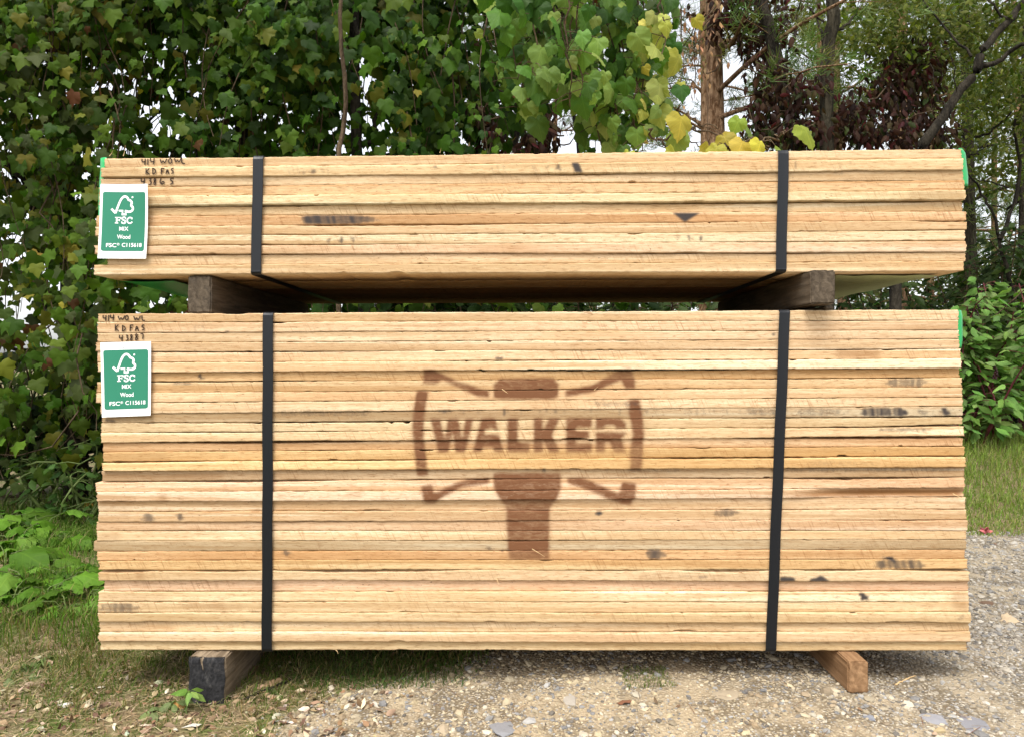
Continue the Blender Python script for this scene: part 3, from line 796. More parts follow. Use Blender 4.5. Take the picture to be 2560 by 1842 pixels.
def paper_tag(corners, label, curl, seed):
    TL, TR, BR_, BL_ = [at_y(*c, -.009) for c in corners]
    org = (TL + TR + BR_ + BL_) / 4
    root = empty('paper_tag', org)
    tag(root, label, 'tag', 'printed paper tags stapled to the stacks')
    def P(u, v, lift):            # u right 0..1, v down 0..1
        p = (TL * (1 - u) + TR * u) * (1 - v) + (BL_ * (1 - u) + BR_ * u) * v - org
        out = curl[0] * u ** 3 * (1 - v) ** 2 + curl[1] * (1 - u) ** 3 * v ** 2 + curl[2] * np.sin(u * 3.1 + .4) * np.sin(v * 4.0 + seed) + curl[3] * (v ** 3)
        return p + np.array([0, -lift - out, 0])
    def warp(V2, lift): return np.array([P(a, b, lift) for a, b in V2])
    n = 16; g = [(i / n, j / n) for j in range(n + 1) for i in range(n + 1)]
    q = [(j * (n + 1) + i, (j + 1) * (n + 1) + i, (j + 1) * (n + 1) + i + 1, j * (n + 1) + i + 1) for j in range(n) for i in range(n)]
    link('sheet', fast_mesh('sheet', warp(g, 0), q, True), M['paper'], root)
    # green panel with round corners
    u0, u1, v0, v1 = .055, .945, .105, .900; rv = .030; ru = .045; rows = []
    N = 30
    vv = list(np.linspace(0, 1, 8) * rv + v0) + list(np.linspace(v0 + rv, v1 - rv, 18)[1:-1]) + list(v1 - rv + np.linspace(0, 1, 8) * rv)
    pts = []
    for v in vv:
        e = max(0, (v0 + rv - v) / rv, (v - v1 + rv) / rv); ins = ru * (1 - math.sqrt(max(0, 1 - min(1, e) ** 2)))
        for k in range(9): pts.append((u0 + ins + (u1 - u0 - 2 * ins) * k / 8, v))
    q = [(j * 9 + i, (j + 1) * 9 + i, (j + 1) * 9 + i + 1, j * 9 + i + 1) for j in range(len(vv) - 1) for i in range(8)]
    panel = link('printed_panel', fast_mesh('printed_panel', warp(pts, .0005), q, True), M['tag_green'], root)
    # logo drawn in panel coordinates (0..1 across the tag)
    Z = lambda x, y: ((x - 62) / 718.0, (y - 480) / 1046.0)
    lines = [[(236, 828), (298, 888)], [(296, 890), (325, 812), (358, 722), (392, 668), (428, 648), (465, 664), (488, 706)],
             [(484, 700), (520, 712), (540, 742), (520, 780), (555, 800), (552, 845), (515, 868), (455, 866), (440, 850)]]
    lin2 = [[Z(*p) for p in l] for l in lines]
    V, Fc = ribbon([[(a, -b * 1.47) for a, b in l] for l in lin2], .044)
    V2 = [(a, -c / 1.47) for a, _, c in V]
    poly = [Z(*p) for p in ((340, 842), (412, 842), (410, 888), (438, 888), (436, 842), (475, 842), (468, 866), (458, 866), (462, 916), (390, 916), (392, 866), (352, 866))]
    V2 = list(V2); base = len(V2)
    quads = [tuple(f) for f in Fc]
    for qd in (((340, 842), (412, 842), (412, 866), (350, 866)), ((392, 860), (412, 860), (410, 892), (390, 918)), ((390, 890), (460, 890), (462, 918), (388, 918)), ((437, 842), (455, 842), (460, 892), (438, 892)), ((450, 842), (480, 850), (470, 868), (450, 868))):
        b = len(V2); V2 += [Z(*p) for p in qd]; quads.append((b, b + 1, b + 2, b + 3))
    b = len(V2); cx, cy = Z(543, 663)
    V2 += [(cx + .020 * math.cos(a), cy + .0136 * math.sin(a)) for a in np.linspace(0, 6.283, 9)[:-1]]
    quads += [(b, b + 1, b + 2, b + 3), (b, b + 3, b + 4, b + 7), (b + 4, b + 5, b + 6, b + 7)]
    link('tree_logo', fast_mesh('tree_logo', warp(V2, .0010), quads), M['white_ink'], panel)
    # the serif initials
    FS = []
    def bar(x0, y0, x1, y1): FS.append([(x0, y0), (x1, y0), (x1, y1), (x0, y1)])
    bar(308, 945, 330, 1030); bar(294, 943, 384, 956); bar(292, 1020, 344, 1034); bar(325, 980, 366, 992); bar(374, 943, 386, 972); bar(357, 970, 367, 1002)
    scl = [[(452, 962), (440, 945), (415, 945), (398, 960), (404, 980), (440, 992), (452, 1010), (440, 1030), (410, 1032), (392, 1012)], [(546, 968), (530, 948), (500, 948), (478, 968), (474, 992), (482, 1016), (505, 1030), (530, 1028), (549, 1008)]]
    V, Fc = ribbon([[(lambda q: (q[0], -q[1] * 1.47))(Z(*p)) for p in l] for l in scl], .028)
    V2 = [(a, -c / 1.47) for a, _, c in V]; quads = [tuple(f) for f in Fc]
    bar(447, 945, 455, 974); bar(390, 1002, 398, 1034); bar(542, 945, 551, 976)
    for qd in FS:
        b = len(V2); V2 += [Z(*p) for p in qd]; quads.append((b, b + 1, b + 2, b + 3))
    link('lettering', fast_mesh('lettering', warp(V2, .0010), quads), M['white_ink'], panel)
    for body, cx, basey, hh, wd in (('MIX', 428, 1133, 58, 136), ('Wood', 430, 1247, 60, 196), ('FSC', 252, 1366, 56, 152), ('\u00ae', 354, 1342, 34, 36), ('C115618', 556, 1361, 56, 296)):
        me = text_mesh(body, 1.0, .016)
        co = np.array([v.co[:] for v in me.vertices]); sx = wd / (co[:, 0].max() - co[:, 0].min()); mid = (co[:, 0].max() + co[:, 0].min()) / 2
        sy = hh / .73
        W = warp([Z(cx + (c[0] - mid) * sx, basey - c[1] * sy) for c in co], .0010)
        me.vertices.foreach_set('co', W.astype(np.float32).ravel()); me.update(); me.materials.clear()
        me.name = 'lettering'
        link('lettering', me, M['white_ink'], panel)
    # staple
    for (u, v, wd) in ((.44, .075, .05), (.54, .955, .06)):
        pts = [P(u, v, .0008), P(u + wd, v - .004, .0008)]
        Vv = []
        for p in pts: Vv += [p + np.array([0, 0, .0006]), p + np.array([0, -.0008, 0]), p - np.array([0, 0, .0006])]
        link('staple', fast_mesh('staple', Vv, [(0, 1, 4, 3), (1, 2, 5, 4), (2, 0, 3, 5)]), M['stone_metal'], root)
    return root
M['stone_metal'] = mat_simple('steel_staple', (.35, .36, .4), .4, .1)
paper_tag([(251.4, 460.6), (375.8, 463.6), (366.8, 647.7), (247.5, 647.3)], 'white paper tag with green panel on the upper stack, top right corner curling', (.016, .004, .0012, .004), .3)
paper_tag([(251, 856.5), (378.6, 853.5), (377, 1038), (256, 1042.4)], 'white paper tag with green panel on the lower stack, lying flat', (.003, .002, .001, .001), 1.4)

# ------------------------------------------------------------------ timbers
def timber(name, label, cx, yfront, length, w_, z0, z1, mat, seed, rz=0, jit=.0012, crack=False):
    me = box_mesh(name, w_, length, z1 - z0, .004, 2, jit, seed)
    o = link(name, me, mat, None, (cx, yfront + length / 2, (z0 + z1) / 2))
    o.rotation_euler = (0, 0, rz)
    tag(o, label, 'timber', 'timbers carrying the lumber stacks')
    return o
def zmid(b, px): return zline(b, at_y(px, 900, 0)[0])
xl = at_y(497, 730, .0)[0]
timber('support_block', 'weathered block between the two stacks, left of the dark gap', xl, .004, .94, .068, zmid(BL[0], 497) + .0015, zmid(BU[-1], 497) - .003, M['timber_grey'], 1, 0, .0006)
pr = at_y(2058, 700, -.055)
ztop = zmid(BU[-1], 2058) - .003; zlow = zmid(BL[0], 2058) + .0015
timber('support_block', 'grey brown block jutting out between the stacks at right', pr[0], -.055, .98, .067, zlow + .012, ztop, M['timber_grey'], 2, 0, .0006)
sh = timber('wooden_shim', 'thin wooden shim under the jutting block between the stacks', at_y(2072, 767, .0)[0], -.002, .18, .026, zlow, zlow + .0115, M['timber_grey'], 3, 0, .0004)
xl = at_y(520, 1690, -.03)[0]
gz = float(ground_z(xl, 0)) - .03
tb = timber('ground_timber', 'blackened timber block under the lower stack at left, with a split face', xl, -.035, .40, .102, gz, zmid(BL[-1], 520) - .003, M['timber_tan'], 4, 0, .001)
# charred end face: a thin skin of its own, with the crack down its upper middle
hh = zmid(BL[-1], 520) - .003 - gz
V = []; Fc = []; n = 24; rr = np.random.default_rng(4)
for j in range(n + 1):
    for i in range(n + 1):
        u, v = i / n, j / n
        cr = math.exp(-((u - .40 + .04 * math.sin(v * 9)) / .035) ** 2) * sstep(.45, .95, v)
        V.append(((u - .5) * .100 + .002 * math.sin(v * 11 + u), -.2 - .0065 + .010 * cr + .0003 * rr.normal() + .004 * (abs(u - .5) * 2) ** 8 + .006 * max(0, v - .93) / .07 * 1.0, (v - .5) * (hh - .002)))
for j in range(n):
    for i in range(n): Fc.append((j * (n + 1) + i, j * (n + 1) + i + 1, (j + 1) * (n + 1) + i + 1, (j + 1) * (n + 1) + i))
o = link('charred_end', fast_mesh('charred_end', V, Fc), M['timber_black'], tb)
pr = at_y(2142, 1680, -.06)
zt = zmid(BL[-1], 2142) - .003
timber('ground_timber', 'clean orange brown timber poking out under the lower stack at right', pr[0] + .002, -.065, 1.05, .056, zt - .086, zt, M['timber_new'], 5, 0, .0007)

# ------------------------------------------------------------------ green plastic at the pile's ends
def flap(name, label, pts, bulge, mat, y0=.0, dep=.12, n=14, parts=None):
    """a bowed sheet lying over the board ends: pts = photo outline of its outer edge from top to bottom (px,py), inner x"""
    V = []; Fc = []; c0 = at_y(pts[0][0], pts[0][1], y0)
    p = np.array(pts, float); s = np.linspace(0, 1, n)
    ys = np.interp(s, np.linspace(0, 1, len(p)), p[:, 1]); xo = np.interp(s, np.linspace(0, 1, len(p)), p[:, 0]); xi = np.interp(s, np.linspace(0, 1, len(p)), p[:, 2])
    m = 7
    for j in range(n):
        for i in range(m):
            a = i / (m - 1)
            P_ = at_y(xi[j] + (xo[j] - xi[j]) * math.sin(a * math.pi * .5), ys[j], y0 + .004 + .01 * a)
            P_[1] += .02 * (1 - math.cos(a * math.pi * .5)); V.append(P_ - c0)
        P_ = V[-1].copy(); P_[1] += dep; P_[0] += bulge; V.append(P_)
    m += 1
    for j in range(n - 1):
        for i in range(m - 1): Fc.append((j * m + i, j * m + i + 1, (j + 1) * m + i + 1, (j + 1) * m + i))
    me = fast_mesh(name, V, Fc, True)
    o = link(name, me, mat, None, c0)
    md = o.modifiers.new('thickness', 'SOLIDIFY'); md.thickness = .0015
    return tag(o, label, 'plastic sheet', 'green plastic at the stack ends')
flap('plastic_flap', 'bright green plastic flap at the upper stack\'s left end', [(243, 394, 266), (243, 425, 262), (241, 455, 258), (239, 490, 256), (239, 538, 254), (239, 560, 250)], .01, M['plastic'])
o = flap('plastic_flap', 'green plastic flap with pale top at the upper stack\'s right end', [(2413, 372, 2396), (2421, 382, 2398), (2424, 410, 2398), (2428, 440, 2402), (2427, 465, 2405)], -.01, M['plastic'])
c = o.location
flap('plastic_flap', 'teal plastic edge at the lower stack\'s left end, above the tag', [(236, 812, 250), (240, 830, 250), (242, 852, 250)], .01, M['teal'])
flap('plastic_flap', 'bright green plastic flap at the lower stack\'s top right corner', [(2409, 776, 2390), (2413, 790, 2390), (2413, 850, 2394), (2409, 869, 2396)], -.01, M['plastic'])
flap('plastic_flap', 'small teal plastic piece beside the lower paper tag', [(246, 928, 258), (245, 945, 258), (247, 958, 258)], .01, M['teal'])
# sagging sheet under the left end of the upper stack
V = []; Fc = []
zb = BU[-1][1] - .002
for j in range(16):
    y = .10 + j / 15 * .85
    for i in range(5):
        a = i / 4
        V.append((-1.20 + .16 * a * (1 - .3 * j / 15), y, zb - .004 - .022 * math.sin(a * 3.14) * math.sin(j / 15 * 3.0 + .15)))
for j in range(15):
    for i in range(4): Fc.append((j * 5 + i, j * 5 + i + 1, (j + 1) * 5 + i + 1, (j + 1) * 5 + i))
o = link('green_sheet', fast_mesh('green_sheet', V, Fc, True), M['plastic'])
tag(o, 'green plastic sheet sagging under the left end of the upper stack', 'plastic sheet')

V = []; Fc = []  # sheet added only to give the right underside its greenish cast
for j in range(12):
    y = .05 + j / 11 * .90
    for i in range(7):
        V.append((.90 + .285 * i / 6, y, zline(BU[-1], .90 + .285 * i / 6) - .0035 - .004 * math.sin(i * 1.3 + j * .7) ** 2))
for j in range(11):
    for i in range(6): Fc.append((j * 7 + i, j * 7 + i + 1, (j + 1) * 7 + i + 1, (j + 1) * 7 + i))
tag(link('green_sheet', fast_mesh('green_sheet', V, Fc, True), M['tint_sheet']), 'dull pale green tint sheet added under the right end of the upper stack', 'plastic sheet')

# ------------------------------------------------------------------ foliage machinery
def template(outline, fold=.12, droop=.18, cz=None, cy=.38):
    o = np.array(outline, float)
    pts = np.vstack([[0, cy], o])
    z = -fold * np.abs(pts[:, 0]) * 1.4 - droop * (pts[:, 1]) ** 2 + .06 * np.sin(pts[:, 0] * 9 + pts[:, 1] * 5)
    n = len(o)
    Fc = np.array([(0, 1 + i, 1 + (i + 1) % n) for i in range(n)])
    return np.column_stack([pts, z]), Fc

def ringed(tp, ripple=.03, inner=.55):            # the same leaf with a ring between midpoint and margin, gently rippled
    V, _ = tp; c = V[0]; o = V[1:]; n = len(o)
    mid = c + (o - c) * inner; mid[:, 2] += .02
    o = o.copy(); o[:, 2] += ripple * np.sin(np.arange(n) * 2.4)
    Fc = [(0, 1 + i, 1 + (i + 1) % n) for i in range(n)]
    for i in range(n):
        j = (i + 1) % n; Fc += [(1 + i, 1 + n + i, 1 + n + j), (1 + i, 1 + n + j, 1 + j)]
    return np.vstack([c[None], mid, o]), np.array(Fc)

def mirror(half): return half + [(-x, y) for x, y in half[::-1] if x > 1e-6]
GRAPE = template(mirror([(0, .0), (.16, -.12), (.34, -.10), (.44, .06), (.54, .22), (.44, .34), (.50, .52), (.34, .54), (.24, .66), (.13, .80), (0, 1.0)]), .10, .22, cy=.25)
GRAPE_L = template(mirror([(0, .03), (.10, -.10), (.22, -.14), (.33, -.10), (.40, .0), (.47, .05), (.50, .16), (.55, .22), (.51, .32), (.53, .40), (.44, .46), (.42, .55), (.33, .58), (.29, .68), (.20, .74), (.15, .84), (.07, .90), (0, 1.03)]), .14, .20, cy=.25)
GRAPE_L = ringed(GRAPE_L, .025)
MAPLE = template(mirror([(0, .02), (.18, -.08), (.40, -.06), (.44, .10), (.60, .30), (.47, .38), (.44, .54), (.28, .57), (.17, .78), (0, 1.0)]), .06, .2, cy=.3)
OVATE = template(mirror([(0, 0), (.12, .08), (.22, .25), (.25, .42), (.20, .62), (.10, .83), (0, 1)]), .25, .25, cy=.45)
SMALL = template(mirror([(0, 0), (.2, .25), (.22, .5), (0, 1)]), .2, .2, cy=.45)

def nrm(a): return a / (np.linalg.norm(a, axis=-1, keepdims=True) + 1e-9)

def leaf_mesh(name, P, tip, nor, size, tints, tpl, luv=False):
    """P attachment points, tip directions, face normals, sizes, tints (n,3), template"""
    TV, TF = tpl; n = len(P)
    y = nrm(tip); z = nrm(nor - (nor * y).sum(-1, keepdims=True) * y); x = np.cross(y, z)
    VV = P[:, None] + size[:, None, None] * (TV[None, :, 0:1] * x[:, None] + TV[None, :, 1:2] * y[:, None] + TV[None, :, 2:3] * z[:, None])
    VV = VV.reshape(-1, 3); k = len(TV)
    FF = (TF[None] + (np.arange(n) * k)[:, None, None]).reshape(-1, 3)
    T = np.ones((n, k, 4)); T[..., :3] = tints[:, None]
    at = {'tint': ('FLOAT_COLOR', T.reshape(-1, 4))}
    if luv:
        at['luv'] = ('FLOAT_VECTOR', np.tile(np.column_stack([TV[:, 0], TV[:, 1], TV[:, 2] * 0]), (n, 1)))
    return fast_mesh(name, VV, FF, True, at)

def tints(n, cols, weights, var=.2):
    c = np.array(cols)[rng.choice(len(cols), n, p=np.array(weights) / sum(weights))]
    return np.clip(c * rng.uniform(1 - var, 1 + var, (n, 1)) * (1 + rng.normal(0, .06, (n, 3))), .002, 1)

def tube_verts(path, rad, seg=6):
    p = np.array(path, float); n = len(p); d = nrm(np.gradient(p, axis=0))
    up = np.where(np.abs(d[:, 2:3]) > .9, np.array([[1., 0, 0]]), np.array([[0, 0, 1.]]))
    a = nrm(np.cross(d, up)); b = np.cross(d, a); th = np.linspace(0, 2 * math.pi, seg + 1)[:-1]
    rad = np.broadcast_to(np.asarray(rad, float), (n,))
    V = p[:, None] + rad[:, None, None] * (np.cos(th)[None, :, None] * a[:, None] + np.sin(th)[None, :, None] * b[:, None])
    i = np.arange(n - 1)[:, None] * seg; j = np.arange(seg)[None]; j2 = (j + 1) % seg
    return V.reshape(-1, 3), np.stack([i + j, i + j2, i + seg + j2, i + seg + j], -1).reshape(-1, 4)

class Tubes:
    def __init__(s): s.V = []; s.F = []; s.n = 0
    def add(s, path, rad, seg=6):
        v, f = tube_verts(path, rad, seg); s.V.append(v); s.F.append(f + s.n); s.n += len(v)
    def mesh(s, name, org, smooth=True): return fast_mesh(name, np.concatenate(s.V) - np.array(org), np.concatenate(s.F), smooth)

def wander(p0, p1, n, amp, seed=None):
    r = rng if seed is None else np.random.default_rng(seed)
    s = np.linspace(0, 1, n)[:, None]; p = np.array(p0) * (1 - s) + np.array(p1) * s
    off = np.zeros((n, 3))
    for k in range(1, 4): off += np.sin(s * math.pi * k) * r.normal(0, 1, 3) / k
    return p + off * amp

def hole_ok(P, holes):
    k = np.ones(len(P), bool)
    for h in holes:
        px, py = h[0], h[1]
        c = at_depth(px, py, h[3]); k &= np.hypot(P[:, 0] - c[0], P[:, 2] - c[2]) > h[2] * .62
    return k

# vine-clad trees on the left: strands of leaves cascading down from a few limbs
def vine_tree(name, label, x0, x1, y0, y1, ztop, zlow, nstr, cols, wts, size, trunk, tpl, holes=(), group=None, dens=.036, mat='leaf', limbs=5, low_open=0, tilt=.55):
    cx = (x0 + x1) / 2; cy = (y0 + y1) / 2
    org = np.array([trunk[0][0], trunk[0][1], float(ground_z(trunk[0][0], trunk[0][1]))])
    root = empty(name, org); tag(root, label, 'tree' if 'tree' in name else 'vine', group)
    tb = Tubes()
    tp = wander(org - np.array([0, 0, .05]), np.array(trunk[1]), 12, .07)
    tb.add(tp, np.linspace(trunk[2], trunk[2] * .5, 12), 8)
    for k in range(limbs):
        i = random.randint(2, 10); e = np.array([rng.uniform(x0, x1), rng.uniform(y0, y1), min(tp[i][2] + rng.uniform(.3, 1.4), ztop)])
        tb.add(wander(tp[i], e, 9, .12), np.linspace(trunk[2] * .45, .006, 9), 6)
    link('trunk', tb.mesh('trunk', org), M['bark_dark'], root)
    st = Tubes(); LP = []; LT = []; LN = []
    for k in range(nstr):
        sx, sy = rng.uniform(x0, x1), rng.uniform(y0, y1)
        zt = ztop - abs(rng.normal(0, .5)) if rng.uniform() < .36 else rng.uniform(zlow + .4, ztop)
        ln = rng.uniform(.5, 1.7); zb_ = max(zlow + rng.uniform(0, .3), zt - ln)
        if zt - zb_ < .2: continue
        m = max(4, int((zt - zb_) / .09))
        pth = wander((sx, sy, zt), (sx + rng.normal(0, .22), sy + rng.normal(0, .12), zb_), m, .07)
        if rng.uniform() < .6: st.add(pth, np.linspace(.005, .002, m), 4)
        nl = int((zt - zb_) / dens)
        s = np.sort(rng.uniform(0, 1, nl)); ii = s * (m - 1); i0 = np.minimum(ii.astype(int), m - 2); f = (ii - i0)[:, None]
        p = pth[i0] * (1 - f) + pth[i0 + 1] * f + rng.normal(0, .055, (nl, 3))
        LP.append(p)
    P = np.concatenate(LP); 
    P[:, 1] += .55 * wob(P[:, 0] * 1.3, P[:, 2] * 1.3, 1.6)        # bulges and hollows in the curtain
    if len(holes): P = P[hole_ok(P, holes)]
    n = len(P)
    tip = np.stack([rng.normal(0, .45, n), rng.normal(-.25, .3, n), rng.normal(-.9, .3, n)], -1)
    nor = np.stack([rng.normal(0, .5, n), rng.normal(-.75, .35, n), rng.normal(tilt, .35, n)], -1)
    sz = size[0] * .8 + (size[1] * 1.2 - size[0] * .8) * rng.uniform(0, 1, n) ** 1.6
    T = tints(n, cols, wts, .42)
    link('foliage', leaf_mesh('foliage', P - org, tip, nor, sz, T, tpl, mat == 'bigleaf'), M[mat], root)
    if st.n: link('vine_stems', st.mesh('vine_stems', org), M['stem'], root)
    return root

G1, G2, G3 = (.046, .098, .008), (.088, .145, .014), (.024, .060, .006)
YG, YL, BRN = (.13, .135, .016), (.24, .20, .03), (.10, .045, .018)
GREY = (.058, .080, .020)
sky_holes = [(385, 265, .17, 4.4), (300, 200, .13, 4.4), (390, 70, .10, 4.4), (55, 590, .13, 4.4), (20, 640, .10, 4.4), (560, 280, .06, 4.4), (240, 285, .09, 4.4), (440, 160, .08, 4.4), (110, 225, .08, 4.4), (300, 715, .06, 4.4), (385, 750, .05, 4.4), (470, 140, .07, 4.4), (300, 30, .08, 4.4)]
mid_holes = [(880, 290, .09, 4.6), (900, 110, .10, 4.6), (1000, 190, .06, 4.6), (1090, 320, .08, 4.6), (760, 200, .06, 4.6), (925, 60, .07, 4.6), (1160, 60, .07, 4.6), (1250, 190, .10, 4.6), (1210, 320, .09, 4.6), (1410, 300, .22, 4.8), (1390, 345, .18, 4.8)]
def tx(px, d): return at_depth(px, 921, d)[0]
vine_tree('vine_covered_tree', 'vine covered tree with olive and yellowing leaves at the photo\'s left edge', -3.45, -2.15, 1.75, 2.75, 4.1, .3, 340, [G1, G2, GREY, YG, YL, BRN], [4, 4, 3, 1.4, .25, .2], (.040, .085), ((-2.75, 2.4), (-2.9, 2.5, 4.2), .07), MAPLE, sky_holes, 'vine covered trees behind the stacks')
vine_tree('vine_covered_tree', 'dark leafy vine covered tree with white sky gaps behind the upper tag', -2.3, -1.15, 1.9, 2.9, 4.1, .25, 230, [G1, G2, G3, YG, BRN], [5, 3, 3, .6, .3], (.040, .085), ((-1.75, 2.6), (-1.6, 2.6, 4.3), .06), MAPLE, sky_holes, 'vine covered trees behind the stacks')
vine_tree('vine_covered_tree', 'dense dark vine covered tree above the left strap, slim bare stem beside it', -1.3, -.55, 2.1, 3.1, 4.2, .6, 140, [G3, G1, G2, YG, YL], [5, 4, 2, .7, .3], (.042, .09), ((-.98, 2.35), (-.96, 2.3, 4.3), .045), GRAPE, mid_holes + sky_holes, 'vine covered trees behind the stacks')
vine_tree('vine_covered_tree', 'vine covered tree with twin brown trunks above the middle of the upper stack', -.75, .0, 2.2, 3.2, 4.2, .7, 92, [G3, G1, G2, YG], [4, 4, 2.5, .5], (.045, .095), ((-.66, 2.9), (-.6, 2.9, 4.3), .085), GRAPE, mid_holes, 'vine covered trees behind the stacks', .040)
vine_tree('vine_covered_tree', 'vine covered tree tangled with dead brown twigs, left of the hanging grape vine', -.15, .42, 2.4, 3.4, 4.3, .8, 48, [G3, G1, G2, BRN], [4, 4, 2, 1], (.05, .095), ((.12, 2.9), (.05, 2.9, 4.4), .06), GRAPE, mid_holes, 'vine covered trees behind the stacks', .048, 'leaf', 16)

# slim bare stem and dead tangle
o = empty('bare_stem', (tx(852, 3.6), 1.5, float(ground_z(-.9, 1.5)))); tag(o, 'slim curving brown stem rising in front of the dense vine leaves', 'sapling')
tb = Tubes(); oz = np.array(o.location)
tb.add([at_depth(x, y, 3.58) for x, y in ((850, 1380), (850, 900), (845, 700), (848, 370), (858, 330), (865, 260), (862, 190), (854, 130), (850, 40), (856, -60), (850, -200))], np.linspace(.014, .009, 11), 7)
link('trunk', tb.mesh('trunk', oz), M['stem'], o)

# the grape vine hanging close behind the pile
def grape(name, label, strands, cols, wts, size, dens, depth, jit, fall=None, yellow=None):
    org = at_depth(strands[0][0][0], strands[0][0][1], depth)
    root = empty(name, org); tag(root, label, 'vine')
    st = Tubes(); LP = []
    for s in strands:
        d = depth + rng.normal(0, jit)
        p = np.array([at_depth(x, y, d + rng.normal(0, .03)) for x, y in s]); m = 14
        t_ = np.linspace(0, len(p) - 1, m); path = np.column_stack([np.interp(t_, range(len(p)), p[:, k]) for k in range(3)]) + rng.normal(0, .008, (m, 3))
        st.add(path, np.linspace(.0045, .0022, m), 5)
        ln = np.linalg.norm(np.diff(path, axis=0), axis=1).sum(); nl = max(2, int(ln / dens))
        ii = np.sort(rng.uniform(.0, m - 1.001, nl)); i0 = ii.astype(int); f = (ii - i0)[:, None]
        q = path[i0] * (1 - f) + path[i0 + 1] * f
        e = q + np.stack([rng.normal(0, .05, nl), rng.normal(-.03, .03, nl), rng.normal(-.01, .03, nl)], -1)
        for a, b in zip(q, e): st.add([a, (a + b) / 2 + np.array([0, 0, .008]), b], [.0016, .0014, .0012], 4)
        LP.append(e)
    P = np.concatenate(LP); P = P[hole_ok(P, [(1400, 300, .13, depth), (1760, 230, .08, depth), (1385, 350, .09, depth)])]; n = len(P)
    tip = np.stack([rng.normal(0, .35, n), rng.normal(-.2, .25, n), rng.normal(-1, .2, n)], -1)
    nor = np.stack([rng.normal(0, .75, n), rng.normal(-.8, .3, n), rng.normal(.35, .5, n)], -1)
    T = tints(n, cols, wts, .3)
    if yellow is not None:
        px, _ = project(P[:, 0], P[:, 1], P[:, 2]); k = (px > yellow) & (rng.uniform(0, 1, n) < .42)
        T[k] = tints(int(k.sum()), [(.36, .36, .06), (.30, .34, .08), (.50, .47, .13)], [3, 3, 1.5], .15)
    link('leaves', leaf_mesh('leaves', P - org, tip, nor, size[0] + (size[1] - size[0]) * rng.uniform(0, 1, n) ** 1.5, T, GRAPE_L, True), M['bigleaf'], root)
    link('stems', st.mesh('stems', org), M['stem'], root)
    return root
BG = [(.07, .15, .020), (.13, .22, .040), (.035, .088, .012), (.21, .28, .07)]
ss = []
for k in range(26):
    x = 1260 + k * 15 + rng.normal(0, 12)
    yend = np.interp(x, [1230, 1330, 1400, 1480, 1560, 1640, 1700], [130, 210, 240, 330, 370, 330, 150]) + rng.normal(0, 35)
    ss.append([(x + rng.normal(0, 30), -260), (x, -60), (x + rng.normal(0, 18), yend * .5), (x + rng.normal(0, 20), yend)])
ss += [[(1590, 60), (1610, 130), (1650, 190), (1690, 230)], [(1560, 100), (1590, 160), (1630, 230)], [(1500, 150), (1530, 250), (1560, 350)], [(1420, 250), (1480, 330), (1520, 370)], [(1640, -60), (1660, 40), (1655, 120)]]
grape('grape_vine', 'hanging grape vine with big light green leaves, yellowing at its right side', ss, BG, [3, 3.4, 2.2, 2.2], (.040, .105), .036, 2.95, .22, None, 1600)
grape('grape_vine', 'sprig of yellow grape leaves lying along the top of the upper stack', [[(1640, 300), (1720, 318), (1780, 335), (1850, 350), (1915, 362)], [(1690, 270), (1740, 300), (1790, 320)], [(1650, 345), (1700, 352), (1760, 362)], [(1870, 350), (1940, 345), (1965, 330)], [(1620, 330), (1680, 380)], [(1880, 372), (1925, 352)], [(1800, 372), (1850, 370)]],
      [(.38, .37, .05), (.30, .33, .05), (.20, .27, .05), (.45, .34, .06)], [3, 3, 3, .7], (.06, .11), .105, 2.75, .08)

# ------------------------------------------------------------------ trees on the right
def needles(P, D, n_per, ln, wd, cols, wts):
    n = len(P) * n_per
    C = np.repeat(P, n_per, 0); Dd = nrm(np.repeat(D, n_per, 0) * .8 + rng.normal(0, .75, (n, 3)))
    s = nrm(np.cross(Dd, rng.normal(0, 1, (n, 3)))) * wd / 2; L = ln * rng.uniform(.6, 1.15, (n, 1))
    A = C + rng.normal(0, .02, (n, 3))
    VV = np.stack([A - s, A + s, A + Dd * L + s * .3, A + Dd * L - s * .3], 1).reshape(-1, 3)
    FF = np.arange(n * 4).reshape(-1, 4)
    T = np.ones((n, 4, 4)); T[..., :3] = np.repeat(tints(len(P), cols, wts, .25), n_per, 0)[:, None]
    return VV, FF, T.reshape(-1, 4)

